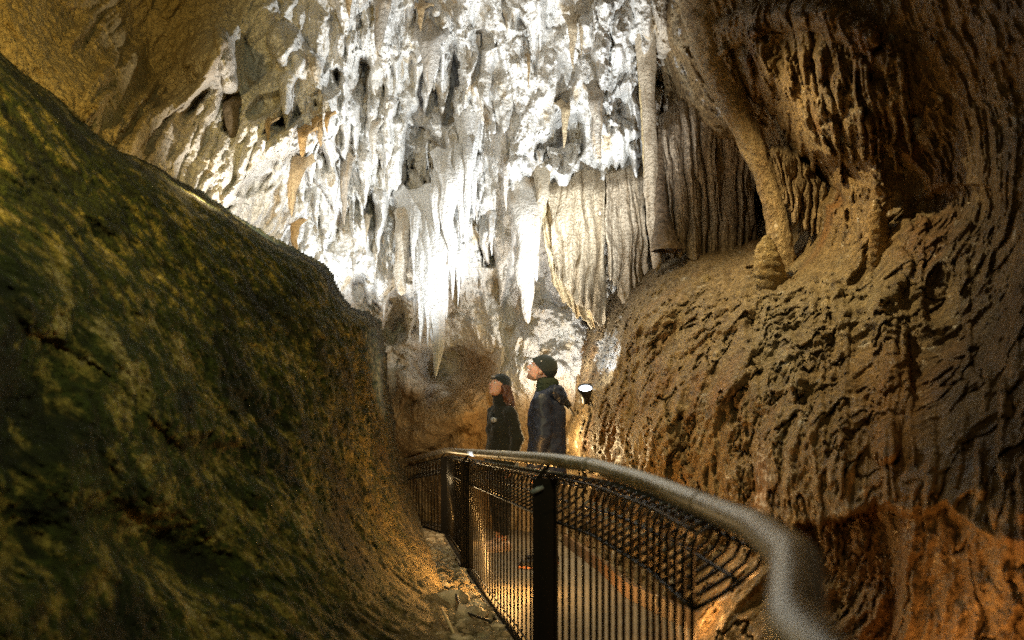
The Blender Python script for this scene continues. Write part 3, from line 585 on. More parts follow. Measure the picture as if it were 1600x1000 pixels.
ST = [
 (678, 330, 590, 70, WHI, 'largest white stalactite, ragged, ending in one long sharp icicle', dict(sub=[(-22, 340, 540, 30, .04), (18, 330, 500, 34, .03), (30, 340, 470, 20, -.03), (-8, 350, 545, 30, -.08), (-30, 330, 455, 16, .0), (8, 430, 530, 22, -.06), (38, 380, 480, 12, .02)], pw=.95, tipw=.04, ribs=8, rib=.22, col2=(.74, .72, .68), fwd=.35, up=40)),
 (700, 240, 420, 40, WHI, 'white ragged curtain stalactite above the largest icicle', dict(sub=[(-18, 270, 400, 20, .02), (20, 230, 380, 22, .02), (30, 220, 345, 14, -.02)], ribs=8, rib=.2, col2=CREAM, fwd=.2)),
 (730, 180, 395, 34, WHI, 'narrow white stalactite with icicle tips, beside the grey recess', dict(sub=[(10, 250, 345, 14, 0), (-10, 240, 370, 12, 0)], ribs=6, rib=.2, col2=CREAM, fwd=.15)),
 (628, 335, 462, 26, (.62, .56, .46), 'stubby grey stalactite with a knobbly surface and pale blunt tip', dict(pw=.35, tipw=.25, ribs=3, rib=.05, fwd=.12)),
 (822, 288, 506, 50, CREAM, 'big smooth cream stalactite narrowing to a point over the taller visitor', dict(pw=.75, tipw=.12, ribs=6, rib=.14, fwd=.35, up=30, sub=[(14, 292, 440, 24, .06)])),
 (848, 262, 420, 24, (.66, .58, .44), 'tan blade stalactite touching the big cream one', dict(lean=-14, fwd=.2)),
 (597, -20, 80, 30, (.42, .38, .32), 'dark grey stalactite cut by the top edge with a bent black tip', dict(pw=.55, fwd=.25, lean=-6)),
 (672, 40, 150, 44, (.56, .53, .48), 'broad grey cone stalactite beneath the ceiling with a fine tip', dict(fwd=.2, pw=.9)),
 (545, -20, 30, 14, TAN, 'short tan stalactite at the ceiling edge', dict(fwd=.1)),
 (658, 0, 50, 16, TAN, 'brown dripping tip beside the broad grey cone', dict(fwd=.25)),
 (472, 205, 246, 15, OCH, 'fat ochre stalactite in the row of four under the ceiling lip', dict(fwd=.12, pw=.45)),
 (490, 190, 226, 9, OCH, 'ochre stalactite second in the row of four under the ceiling lip', dict(fwd=.12, pw=.5)),
 (500, 188, 230, 11, TAN, 'longest ochre stalactite in the row of four under the ceiling lip', dict(fwd=.12, pw=.5)),
 (511, 180, 210, 8, OCH, 'thin pale stalactite ending the row of four under the ceiling lip', dict(fwd=.12)),
 (464, 250, 340, 24, (.50, .38, .22), 'long brown split stalactite over the crest of the mossy boulder', dict(fwd=.15, lean=-10, sub=[(-10, 270, 330, 9, 0)])),
 (460, 350, 396, 14, OCH, 'small mushroom-topped ochre stalactite just above the mossy boulder', dict(fwd=.1, pw=.4)),
 (418, 190, 225, 9, TAN, 'tiny tan stalactite on the shaded rock left of the ochre row', dict(fwd=.1)),
 (360, 150, 216, 26, (.16, .12, .07), 'dark brown bulb-shaped stalactite beside the pale ceiling spike', dict(pw=.4, fwd=.25, lean=6, col2=(.1, .08, .05))),
 (538, 250, 352, 18, (.45, .39, .31), 'slender grey-brown stalactite pointing down mid wall near the ceiling lip', dict(fwd=.15)),
 (571, 345, 398, 9, (.5, .42, .3), 'thin brown stalactite near the dripping white patch', dict(fwd=.12)),
 (583, 195, 262, 14, CREAM, 'cream stalactite above the slender grey-brown one', dict(fwd=.12)),
 (882, 150, 232, 18, (.6, .48, .3), 'twisted tan stalactite hanging in the dark recess over the curtain', dict(fwd=.45)),
 (932, 130, 255, 24, (.6, .54, .45), 'plump grey stalactite above the curtain row', dict(fwd=.25, pw=.5, tipw=.2)),
 (843, 235, 280, 12, WHI, 'short sharp white stalactite above the big smooth cream one', dict(fwd=.3)),
 (752, 140, 190, 8, CREAM, 'needle-thin cream stalactite high on the white wall centre', dict(fwd=.15)),
 (826, 78, 142, 6, TAN, 'hair-thin tan stalactite hanging from a crack high up', dict(fwd=.3)),
 (895, 20, 108, 18, (.7, .58, .4), 'cream and tan pair of flutes hanging just under the top edge', dict(fwd=.2, sub=[(14, 25, 90, 8, 0)])),
 (768, 340, 400, 12, WHI, 'white icicle in the grey recess right of the long white tips', dict(fwd=.15)),
 (790, 250, 330, 12, (.7, .66, .6), 'grey-white icicle beside the block carrying the big smooth one', dict(fwd=.15)),
 (600, 470, 500, 6, WHI, 'tiny white icicle just above the boulder crest corner', dict(fwd=.1)),
 (648, 468, 510, 7, WHI, 'tiny white icicle left of the largest one in the shadowed hollow', dict(d=9.2)),
 (660, 460, 520, 8, WHI, 'small white icicle touching the left of the largest one', dict(d=9.15)),
 (586, 380, 440, 9, CREAM, 'cream icicle in the brightly lit patch over the boulder', dict(fwd=.1)),
 (553, 405, 440, 7, WHI, 'fine white icicle fringe beside the boulder crest', dict(fwd=.1)),
 (745, 300, 352, 10, WHI, 'short white icicle in the middle of the icicle cluster', dict(fwd=.2)),
]
for px, yt, yb, wp, col, lb, kw in ST: stalactite(px, yt, yb, wp, col, lb, **kw)
# more small icicles under the white cluster, parts of one hanging curtain base
# long slender column from the ceiling to the shelf
stalactite(1012, 95, 425, 22, (.62, .52, .38), 'long slender tan and white stalactite reaching down to the brown shelf', None, d=8.0, pw=.25, tipw=.5, ribs=4, lean=12, col2=BRN, up=60)
stalactite(1000, 60, 300, 9, (.7, .55, .3), 'thin ochre ribbon stalactite running beside the long slender one', None, d=8.2, pw=.2, tipw=.4, lean=10)
# curtains (draperies)
def drapery(name, top, bot, d, amp, freq, th, col, col2, label, mat=None, dtop=0., dbot=0., wave2=.3, fringe=0, cat='drapery', group=None):
    """folded stone curtain between a top and a bottom polyline, with thickness"""
    tp = smoothpath(np.array([(x, y, 0.) for x, y in top]), 12); bt = smoothpath(np.array([(x, y, 0.) for x, y in bot]), 12)
    nu, nv = 150, 90
    def rs(p):
        l = np.concatenate([[0], np.cumsum(np.hypot(*np.diff(p[:, :2], axis=0).T))]); u = np.linspace(0, l[-1], nu)
        return np.stack([np.interp(u, l, p[:, 0]), np.interp(u, l, p[:, 1])], -1)
    a, b = rs(tp), rs(bt); v = np.linspace(0, 1, nv)[:, None, None]
    XY = a[None]*(1-v)+b[None]*v; u = np.linspace(0, 1, nu)[None]; vv = v[..., 0]
    vv = vv+0*u
    nz = fbm(np.stack([u*freq*.35+0*vv, vv*1.2+0*u, 0*u*vv+d], -1), 1., 3, .5)
    fold = np.sin(2*np.pi*freq*.5*u+5.*nz+1.5*vv*np.sin(9*u))
    fold = (np.sqrt(np.abs(fold)+.02))*2-1; fold = fold*(.6+1.2*np.clip(nz+.4, 0, 1))+.5*fbm(np.stack([u*freq*2.2+0*vv, vv*.9, 0*u*vv+4], -1), 1., 3, .6)
    XY0 = 9*fbm(np.stack([u*7+0*vv, 0*vv+0*u, 0*u*vv+d], -1), 1., 3, .6)*(1-vv)
    dd = d+(dtop+.35)*np.clip(1-vv/.16, 0, 1)**2+dbot*vv-amp*fold*(.35+.65*vv)-amp*2.5*nz
    dd = dd-amp*.35*fbm(np.stack([u*freq*2+0*vv, vv*2.+0*u, 0*u*vv], -1), 1., 3, .6, 5)
    if fringe: XY = XY+np.stack([0*dd, fringe*vv**3*fold], -1)
    XY = XY+np.zeros(dd.shape+(1,)); XY[..., 1] += XY0+22*fbm(np.stack([u*6+0*vv, 0*vv+0*u, 0*u*vv+d*3], -1), 1., 4, .6)*vv**2; XY[..., 0] += 7*fbm(np.stack([u*3+0*vv, vv*3, 0*u*vv+d*5], -1), 1., 3, .6)
    f3 = np.stack([(XY[..., 0]-800)/F*dd, dd, (HZ-XY[..., 1])/F*dd], -1)
    f3[..., 0] += .008*fbm(f3, 12, 3, .6); f3[..., 1] += .02*fbm(f3*np.array([1, 1, .5]), 14, 3, .6, 3)
    bk = f3+np.array([0, th, 0]); V = np.concatenate([f3.reshape(-1, 3), bk.reshape(-1, 3)])
    idx = np.arange(nu*nv).reshape(nv, nu); o2 = nu*nv
    ff = [np.stack([idx[:-1, :-1], idx[1:, :-1], idx[1:, 1:], idx[:-1, 1:]], -1).reshape(-1, 4)]
    ff.append(ff[0][:, ::-1]+o2)
    for e in (idx[0], idx[-1][::-1], idx[:, -1], idx[:, 0][::-1]): ff.append(np.stack([e[:-1], e[1:], e[1:]+o2, e[:-1]+o2], -1))
    c = np.zeros(f3.shape, np.float32)+np.array(col, np.float32)
    st = fbm(np.stack([u*freq*1.3+0*vv, vv*.8+0*u, 0*u*vv+2], -1), 1., 3, .6, 7)
    c = mixc(c, col2, sm(st, -.05, .35)*.8); c = c.reshape(-1, 3)
    me = npmesh(name, V, np.concatenate(ff), np.concatenate([c, c])); o = link(name, me, mat or M_calc)
    return tag(o, label, cat, group)
drapery('drapery', [(856, 282), (900, 268), (946, 264)], [(868, 425), (900, 468), (946, 514)], 8.55, .07, 4.5, .06, (.60, .50, .35), (.36, .27, .16), 'big folded tan stone curtain sweeping down beside the big smooth stalactite', dbot=.1)
drapery('drapery', [(838, 300), (850, 290), (868, 276)], [(862, 440), (898, 490), (932, 508)], 8.75, .05, 2.5, .05, (.78, .64, .40), (.66, .42, .15), 'glowing cream stone curtain with a yellow rim bulging behind the folded one', dbot=.05)
drapery('drapery', [(945, 268), (970, 262), (1002, 256)], [(952, 425), (978, 462), (1014, 420)], 8.45, .06, 5, .06, (.62, .52, .38), (.40, .30, .18), 'ribbed stone curtain with a white fringed top under the ledge', fringe=6)
drapery('drapery', [(1032, 180), (1070, 150), (1115, 135)], [(1048, 392), (1085, 394), (1125, 390)], 8.0, .10, 5, .08, (.56, .45, .32), (.32, .23, .14), 'brown ribbed stone curtain hanging over the shelf', mat=M_brown, fringe=8)
drapery('drapery', [(1110, 150), (1145, 170), (1180, 230)], [(1115, 388), (1150, 394), (1180, 380)], 8.05, .09, 4, .08, (.50, .38, .25), (.28, .19, .11), 'darker brown stone curtain tucked behind the leaning column', mat=M_brown, fringe=14)
drapery('drapery', [(1205, 225), (1240, 235), (1290, 280)], [(1225, 300), (1262, 340), (1300, 345)], 6.6, .06, 6, .08, (.46, .34, .2), (.26, .18, .1), 'short brown fringe of stone in the dark hollow right of the leaning column', mat=M_brown, fringe=16)
# leaning column
def column(pts, rad, label, name, col, col2, d, group=None, mat=None, cat='column', ringf=0, ringa=0, bump=.22):
    p = np.array([P(x, y, dd) for (x, y), dd in zip(pts, d)]); p = smoothpath(p, 14); m = len(p)
    r = np.interp(np.linspace(0, 1, m), np.linspace(0, 1, len(rad)), rad); n = 40; a = np.arange(n)/n*2*np.pi
    T = np.linspace(0, 1, m)[:, None]; Aa = a[None]
    X = p[:, None, 0]+0*Aa; Y = p[:, None, 1]+0*Aa; Z = p[:, None, 2]+0*Aa
    q = np.stack([X+np.cos(Aa)*r[:, None], Y+np.sin(Aa)*r[:, None], Z], -1)
    rr = r[:, None]*(1+bump*1.6*fbm(q*np.array([1, 1, .6]), 5, 4, .6)+.16*(.4-billow(q*np.array([1, 1, .3]), 9, 3, .6))+.12*fbm(q, 24, 3, .65)+ringa*np.abs(np.sin(T*ringf+2*fbm(q, 4, 2))))
    V = np.stack([X+rr*np.cos(Aa), Y+rr*np.sin(Aa), Z], -1); c = np.zeros(V.shape, np.float32)+np.array(col, np.float32)
    c = mixc(c, col2, sm(fbm(q*np.array([1, 1, .3]), 6, 3, .6, 3), -.05, .35)*.8)
    idx = np.arange(m*n).reshape(m, n); nx_ = np.roll(idx, -1, 1); f = np.stack([idx[:-1], idx[1:], nx_[1:], nx_[:-1]], -1).reshape(-1, 4)
    V = V.reshape(-1, 3); V = np.vstack([V, V[:n].mean(0), V[-n:].mean(0)]); f = f.tolist()
    k = m*n; f += [[k, idx[0, j], idx[0, (j+1) % n], idx[0, (j+1) % n]] for j in range(0)]
    c = np.vstack([c.reshape(-1, 3), c.reshape(-1, 3)[:1], c.reshape(-1, 3)[-1:]])
    cap = None
    return tag(link(name, npmesh(name, V[:-2], np.array(f), c[:-2]), mat or M_brown), label, cat, group)
column([(1088, -60), (1112, 60), (1140, 150), (1168, 210), (1196, 270), (1212, 330), (1217, 380), (1214, 430)], [.26, .18, .14, .125, .10, .092, .105, .16], 'thick tan rock column leaning from the ceiling down onto the shelf', 'column', (.56, .42, .23), (.38, .26, .13), [7.0, 6.9, 6.85, 6.8, 6.75, 6.7, 6.65, 6.6])
column([(1198, 368), (1196, 385), (1200, 410), (1206, 440), (1215, 480)], [.02, .075, .10, .11, .13], 'small knobbly yellow stalagmite at the foot of the leaning column', 'stalagmite', (.50, .38, .18), (.36, .26, .12), [B.dep(1205, 450)-.05+k for k in (0, 0, 0, .02, .12)], 'stalagmites on the brown rock', cat='stalagmite', ringf=26, ringa=.10)
column([(1367, 312), (1370, 335), (1374, 370), (1378, 405), (1385, 450)], [.015, .05, .065, .07, .07], 'tall orange ribbed stalagmite standing on the brown rock', 'stalagmite', (.50, .33, .13), (.38, .25, .1), [B.dep(1375, 405)+k for k in (-.02, -.02, 0, .04, .14)], 'stalagmites on the brown rock', cat='stalagmite', ringf=34, ringa=.10)
column([(1103, 428), (1103, 434), (1104, 442)], [.02, .05, .06], 'little round knob stalagmite on the shelf slope', 'stalagmite', (.46, .36, .2), (.34, .25, .14), [B.dep(1103, 442)+.02]*3, 'stalagmites on the brown rock', cat='stalagmite')
column([(1042, 392), (1035, 340), (1030, 280), (1028, 200)], [.14, .07, .05, .05], 'dark knobbly rock pillar standing behind the brown curtain edge', 'pillar_of_rock', (.28, .2, .12), (.18, .12, .07), [7.75, 7.9, 8.0, 8.1], cat='column', ringf=60, ringa=.15)
# glossy lit flowstone flare near the lamp
M_wet = rock_mat('wet_calcite', .25, .8, .9, 40, .02, vary=.2, coat=.6)
#PART2

# ================================================================== RAILING
M_steel = plain('weathered_steel', (.60, .58, .53), .42, metal=.85, noise=.3, scale=18, bump=.06)
M_wire = plain('black_wire', (.010, .010, .010), .28, spec=.6, noise=.2, scale=60)
M_post = plain('post_black', (.006, .005, .004), .85, spec=.15, noise=.3, scale=50, bump=.15)
FY = [(-.2, .30), (.70, .250), (.93, .332), (1.35, .416), (1.9, .46), (2.5, .42), (3.1, .31), (3.58, .17), (6.8, -.37), (9.45, -.78), (11.2, -1.55), (12.5, -2.4)]
RZ = [(-.2, -.24), (.70, -.234), (.93, -.2145), (1.35, -.257), (1.9, -.308), (2.5, -.33), (3.1, -.347), (3.58, -.374), (6.8, -.65), (9.45, -.874), (11.2, -1.2), (12.5, -1.5)]
def fxy(y): return float(np.interp(y, [a for a, b in FY], [b for a, b in FY]))
def frz(y): return float(np.interp(y, [a for a, b in RZ], [b for a, b in RZ]))
rail = empty('railing', (fxy(3.58), 3.58, float(zf(3.58))))
tag(rail, 'black wire mesh railing with a round grey steel handrail following the walkway', 'railing')
def relink(o): o.parent = rail; o.location = -Vector(rail.location); return o
pp = np.array([(b, a, r) for (a, b), (_, r) in zip(FY, RZ)])
# rounded bends
dense = [];
for i in range(len(pp)-1):
    for t in np.arange(12)/12: dense.append(pp[i]*(1-t)+pp[i+1]*t)
dense.append(pp[-1]); dense = np.array(dense)
for _ in range(3):
    dense[1:-1] = dense[1:-1]*.5+(dense[:-2]+dense[2:])*.25
mb = MB(); mb.tube(dense, .0295, 24); relink(mb.build('handrail', M_steel))
for y in (1.9, 3.1, 5.0, 9.45):       # welded sleeves
    i = int(np.argmin(np.abs(dense[:, 1]-y))); a, b = dense[i], dense[i+1]; u = (b-a)/np.linalg.norm(b-a)
    mb = MB(); mb.tube([a, a+u*.03], .0315, 20); relink(mb.build('sleeve', M_steel))
def offs(y, side):   # perpendicular offset in plan
    e = .05; t = np.array([fxy(y+e)-fxy(y-e), 2*e]); t /= np.linalg.norm(t); return np.array([t[1], -t[0]])*side
for y, hw in ((3.58, .056), (6.8, .05), (9.45, .045)):
    x = fxy(y); zt = frz(y)-.085; zb = float(zf(y))-.1; o2 = offs(y, -.02)
    mb = MB(); h = (zt-zb)/2; mb.box((x+o2[0], y+o2[1], zb+h), (hw, .012, h)); mb.box((x+o2[0]-hw+.004, y+o2[1]+.035, zb+h), (.005, .035, h)); mb.box((x+o2[0]+hw-.004, y+o2[1]+.035, zb+h), (.005, .035, h))
    relink(mb.build('post', M_post, smooth=False))
    mb = MB(); mb.tube(smoothpath([(x+o2[0], y+o2[1]+.02, zt-.02), (x+o2[0]-.03, y, zt+.0), (x, y, frz(y)-.02)], 4), .009, 8); relink(mb.build('bracket', M_post))
    if y == 3.58:
        mb = MB(); mb.tube([(x-.085, y-.03, zt-.06), (x-.055, y-.03, zt-.045), (x-.03, y-.03, zt-.035)], [.010, .013, .008], 8); relink(mb.build('clip', plain('grey_plastic', (.16, .19, .22), .5)))
def panel(y0, y1, sp, r=.0032):
    mb = MB(); L = 0; ys = [y0]
    while ys[-1] < y1:
        y = ys[-1]; e = .01; ds = math.hypot(e, fxy(y+e)-fxy(y)); ys.append(y+sp*e/ds)
    ys = ys[:-1]
    prof = [(0, None), (0, -.275), (0, -.12), (.012, -.085), (.05, -.066), (.11, -.075), (.16, -.105), (.18, -.14), (.165, -.175), (.12, -.21), (.06, -.245), (0, -.275)]
    nodes = {3: [], 7: [], 9: [], 1: []}
    for y in ys:
        x = fxy(y); z = frz(y); zb = float(zf(y))+.02; n_ = offs(y, 1)
        pts = []
        for j, (o_, dz) in enumerate(prof):
            pts.append((x+n_[0]*o_, y+n_[1]*o_, zb if dz is None else z+dz))
            if j in nodes: nodes[j].append(pts[-1])
        mb.tube(pts, r, 6)
    for j, q_ in nodes.items(): mb.tube(np.array(q_)+np.array([0, 0, .004]), r*.95, 6)
    for hgt in (.06,):
        mb.tube([(fxy(y)-.005, y, float(zf(y))+hgt*1.) for y in ys], r*.9, 6)
    return relink(mb.build('mesh_panel', M_wire))
panel(2.0, 3.50, .080, .0068); panel(3.66, 6.75, .125, .006); panel(6.85, 9.4, .13, .0065); panel(9.5, 12.2, .13, .0065)
# bottom edge channel
mb = MB(); mb.tube([(fxy(y)-.01, y, float(zf(y))+.0) for y in np.arange(1.2, 12.2, .2)], .022, 6); relink(mb.build('bottom_rail', M_post))

# ================================================================== LAMPS
M_lblack = plain('lamp_black', (.02, .02, .022), .4, noise=.2, scale=30)
M_lens = plain('lamp_lens', (.9, .95, 1), .2, emis=(.80, .90, 1.0), es=14)
def flood(px, py, d, tgt, L, r, label):
    base = Vector(P(px, py, d)); ax = (Vector(tgt)-base).normalized()
    o = empty('flood_light', base); tag(o, label, 'lamp', 'flood lamps lighting the white wall')
    R = ax.to_track_quat('Z', 'Y').to_matrix()
    def ring(prof, name, mat, par, cap=True):
        n = 28; V = []; Fs = []
        for i, (z, rr) in enumerate(prof):
            for k in range(n):
                a = 2*math.pi*k/n; V.append(R@Vector((rr*math.cos(a), rr*math.sin(a), z)))
            if i: Fs += [((i-1)*n+k, (i-1)*n+(k+1) % n, i*n+(k+1) % n, i*n+k) for k in range(n)]
        if cap: Fs.append(tuple(range(n))[::-1]); 
        if cap == 2: Fs.append(tuple((len(prof)-1)*n+k for k in range(n)))
        m = MB(); m.add([tuple(v) for v in V], Fs); return m.build(name, mat, par)
    b = ring([(-L*.5, r*.45), (-L*.48, r*.55), (-L*.1, r*.62), (-L*.08, r*.72), (L*.05, r*.78), (L*.3, r*.98), (L*.5, r*1.02), (L*.5, r*.9), (L*.42, r*.86)], 'housing', M_lblack, o)
    ring([(L*.40, r*.86), (L*.44, r*.4), (L*.445, .001)], 'lens', M_lens, o, 0)
    m = MB(); m.tube(smoothpath([(0, 0, 0), (.05, .06, -.06), (.09, .2, -.12)], 5), .011, 6); m.build('bracket', M_lblack, o)
    return o
flood(915, 617, 7.5, P(905, 250, 6.3), .17, .070, 'black flood lamp with glowing round face pointing up, on the brown rock')
flood(884, 630, 8.0, P(810, 560, 8.4), .12, .055, 'smaller black flood lamp tilted towards the wall just behind the taller visitor')
flood(592, 700, 8.2, P(590, 300, 8.6), .12, .06, 'flood lamp tucked behind the mossy boulder lighting the icicles')
M_amber = plain('amber_lens', (1, .6, .2), .3, emis=(1, .50, .12), es=25)
for px, py, d, lb in ((768, 925, 5.72, 'small glowing amber step lamp at the fence foot below the smaller visitor'), (722, 836, 8.5, 'tiny faint amber step lamp at the far fence foot')):
    p = P(px, py, d); o = empty('step_lamp', p); tag(o, lb, 'lamp', 'amber step lamps along the walkway')
    m = MB(); m.box((0, 0, -.01), (.022, .03, .016)); m.build('housing', M_lblack, o, False)
    m = MB(); m.tube([(.020, 0, 0), (.026, 0, 0)], .011, 12); m.build('lens', M_amber, o)

# ================================================================== PEOPLE: implicit surfaces meshed as one continuous skin each
def field(prims, lo, hi, cell, k=.02, cut=None, noise=None):
    lo = np.array(lo, float); hi = np.array(hi, float); n = np.ceil((hi-lo)/cell).astype(int)+1
    D = np.full(n, .06, np.float32)
    ax = [lo[i]+np.arange(n[i])*cell for i in range(3)]
    for pr in prims:
        kk = k; neg = False
        if pr[0] == 'cap':
            _, a, b, ra, rb = pr[:5]; a = np.array(a, float); b = np.array(b, float); rm = max(ra, rb)
            bl = np.minimum(a, b)-rm-.07; bh = np.maximum(a, b)+rm+.07
            if len(pr) > 5: kk = pr[5]
        else:
            _, c, r = pr[:3]; c = np.array(c, float); r = np.array(r, float); Rm = pr[3] if len(pr) > 3 and pr[3] is not None else np.eye(3)
            m_ = r.max(); bl = c-m_-.07; bh = c+m_+.07
            if len(pr) > 4: kk = pr[4]
            if len(pr) > 5: neg = True
        i0 = np.clip(((bl-lo)/cell).astype(int), 0, n); i1 = np.clip(((bh-lo)/cell).astype(int)+2, 0, n)
        if (i1 <= i0).any(): continue
        sl = tuple(slice(i0[j], i1[j]) for j in range(3))
        X, Y, Z = np.meshgrid(*[ax[j][sl[j]] for j in range(3)], indexing='ij')
        if pr[0] == 'cap':
            ab = b-a; t = np.clip(((X-a[0])*ab[0]+(Y-a[1])*ab[1]+(Z-a[2])*ab[2])/(ab@ab+1e-12), 0, 1)
            v = np.sqrt((X-a[0]-t*ab[0])**2+(Y-a[1]-t*ab[1])**2+(Z-a[2]-t*ab[2])**2)-(ra+(rb-ra)*t)
        else:
            q = np.stack([X-c[0], Y-c[1], Z-c[2]], -1)@Rm
            q1 = np.sqrt(((q/r)**2).sum(-1)); q2 = np.sqrt(((q/(r*r))**2).sum(-1)); v = q1*(q1-1)/(q2+1e-9)
        v = v.astype(np.float32); d0 = D[sl]
        if neg: v = -v; h = np.clip(.5-.5*(v-d0)/kk*-1, 0, 1); D[sl] = np.maximum(d0, v)
        else:
            h = np.clip(.5+.5*(d0-v)/kk, 0, 1); D[sl] = d0*(1-h)+v*h-kk*h*(1-h)
    if cut is not None or noise is not None:
        X, Y, Z = np.meshgrid(*ax, indexing='ij')
        if noise is not None:
            m = np.abs(D) < .04; D[m] += noise(np.stack([X[m], Y[m], Z[m]], -1))
        if cut is not None: D = np.maximum(D, cut(X, Y, Z))
    return D, lo, cell
def surfnet(D, lo, cell):
    D = np.pad(D, 1, constant_values=.05); lo = np.array(lo)-cell
    ins = D < 0; c = [D[i:D.shape[0]-1+i, j:D.shape[1]-1+j, k:D.shape[2]-1+k] for i in (0, 1) for j in (0, 1) for k in (0, 1)]
    cn = sum((x < 0).astype(np.int8) for x in c); act = (cn > 0) & (cn < 8)
    I = np.argwhere(act); vid = np.full(act.shape, -1, np.int64); vid[act] = np.arange(len(I))
    vals = np.stack([x[act] for x in c], -1); co = np.array([(i, j, k) for i in (0, 1) for j in (0, 1) for k in (0, 1)], float)
    s = np.zeros((len(I), 3)); w_ = np.zeros(len(I))
    for a in range(8):
        for b in range(a+1, 8):
            if np.abs(co[a]-co[b]).sum() != 1: continue
            m = (vals[:, a] < 0) != (vals[:, b] < 0); t = vals[:, a]/(vals[:, a]-vals[:, b]+1e-12)
            s += np.where(m[:, None], co[a]+(co[b]-co[a])*t[:, None], 0); w_ += m
    V = (I+s/w_[:, None])*cell+lo; Q = []
    for ax in range(3):
        sl0 = [slice(None)]*3; sl1 = [slice(None)]*3; sl0[ax] = slice(0, -1); sl1[ax] = slice(1, None)
        a = ins[tuple(sl0)]; b = ins[tuple(sl1)]; e = np.argwhere(a != b); fl = a[tuple(e.T)]
        u, v = [(1, 2), (2, 0), (0, 1)][ax]
        def at(du, dv):
            q = e.copy(); q[:, u] += du; q[:, v] += dv; return vid[tuple(q.T)]
        f = np.stack([at(-1, -1), at(0, -1), at(0, 0), at(-1, 0)], -1); f[~fl] = f[~fl][:, ::-1]; Q.append(f)
    return V, np.concatenate(Q)
def organic(name, prims, mat, parent, cell=.007, k=.02, cut=None, noise=None, smooth=1):
    lo = np.min([np.minimum(np.array(p[1]), np.array(p[2]))-max(p[3], p[4]) if p[0] == 'cap' else np.array(p[1])-max(p[2]) for p in prims], axis=0)-.03
    hi = np.max([np.maximum(np.array(p[1]), np.array(p[2]))+max(p[3], p[4]) if p[0] == 'cap' else np.array(p[1])+max(p[2]) for p in prims], axis=0)+.03
    V, Q = surfnet(*field(prims, lo, hi, cell, k, cut, noise))
    return link(name, npmesh(name, V, Q), mat, parent)
def rot(ax, deg):
    return np.array(Matrix.Rotation(math.radians(deg), 3, ax))
def xf(prims, R, t):
    out = []
    for p in prims:
        if p[0] == 'cap': out.append(('cap', R@np.array(p[1], float)+t, R@np.array(p[2], float)+t)+tuple(p[3:]))
        else:
            Rm = p[3] if len(p) > 3 and p[3] is not None else np.eye(3); out.append(('ell', R@np.array(p[1], float)+t, p[2], R@Rm)+tuple(p[4:]))
    return out
# head frame: looks along -x, z up, origin between the ears
HEAD = [('ell', (.012, 0, .03), (.098, .077, .093)), ('ell', (-.030, 0, -.02), (.066, .062, .085)), ('ell', (-.035, 0, -.068), (.052, .050, .042)), ('ell', (-.078, 0, -.098), (.018, .022, .017), None, .014),
        ('cap', (-.094, 0, .012), (-.119, 0, -.022), .0075, .0115, .012), ('cap', (-.105, -.011, -.027), (-.105, .011, -.027), .0085, .0085, .01),
        ('cap', (-.095, -.017, -.052), (-.095, .017, -.052), .0065, .0065, .009), ('cap', (-.092, -.014, -.064), (-.092, .014, -.064), .0075, .0075, .009),
        ('cap', (-.088, -.035, .030), (-.088, .035, .030), .012, .012, .014), ('ell', (-.062, -.042, -.018), (.022, .018, .02)), ('ell', (-.062, .042, -.018), (.022, .018, .02)),
        ('ell', (.012, -.078, -.008), (.018, .007, .032), None, .006), ('ell', (.012, .078, -.008), (.018, .007, .032), None, .006),
        ('ell', (-.094, -.030, .010), (.012, .017, .011), None, .01, 1), ('ell', (-.094, .030, .010), (.012, .017, .011), None, .01, 1)]
def hand(w_, side, sc=1.):
    """relaxed hanging hand: palm, four unequal bent fingers, thumb leaving the side of the palm (local: x forward is -x)"""
    w_ = np.array(w_, float); o = [('ell', w_+np.array([0, 0, -.045])*sc, (.038*sc, .017*sc, .05*sc), None, .012)]
    for i, (fx, L) in enumerate([(-.028, .074), (-.010, .082), (.009, .077), (.026, .060)]):
        a = w_+np.array([fx, 0, -.082])*sc; b = a+np.array([-.006, -side*.010, -L*.42])*sc; c = b+np.array([-.010, -side*.016, -L*.30])*sc; d = c+np.array([-.008, -side*.016, -L*.16])*sc
        o += [('cap', a, b, .0095*sc, .0088*sc, .004), ('cap', b, c, .0088*sc, .008*sc, .004), ('cap', c, d, .008*sc, .007*sc, .004)]
    a = w_+np.array([-.030, -side*.004, -.030])*sc; b = a+np.array([-.024, -side*.012, -.032])*sc; c = b+np.array([-.006, -side*.008, -.026])*sc
    return o+[('cap', a, b, .013*sc, .010*sc, .006), ('cap', b, c, .010*sc, .008*sc, .004)]
M_skin = plain('skin', (.60, .36, .26), .5, spec=.4, noise=.06, scale=30); M_skin.node_tree.nodes['Principled BSDF'].inputs['Subsurface Weight'].default_value = .15
M_skin.node_tree.nodes['Principled BSDF'].inputs['Subsurface Scale'].default_value = .01
M_navy = plain('navy_cloth', (.016, .026, .068), .5, spec=.55, noise=.25, scale=25, bump=.15)
M_fleece = plain('black_fleece', (.012, .014, .010), .9, spec=.2, noise=.35, scale=90, bump=.4, sheen=.15)
M_legs = plain('black_trousers', (.010, .010, .011), .8, noise=.3, scale=60, bump=.2)
M_knit = plain('dark_knit', (.012, .020, .020), .9, noise=.3, scale=120, bump=.6, sheen=.2)
M_green = plain('green_gaiter', (.020, .032, .016), .85, noise=.3, scale=80, bump=.4)
M_hair = plain('auburn_hair', (.085, .036, .018), .45, noise=.35, scale=60, bump=.8, stretch=(1, 1, .25))
M_white = plain('eye_white', (.7, .68, .65), .3); M_iris = plain('iris', (.05, .03, .02), .2); M_lip = plain('lips', (.45, .18, .15), .45); M_brow = plain('eyebrow', (.05, .03, .02), .8)
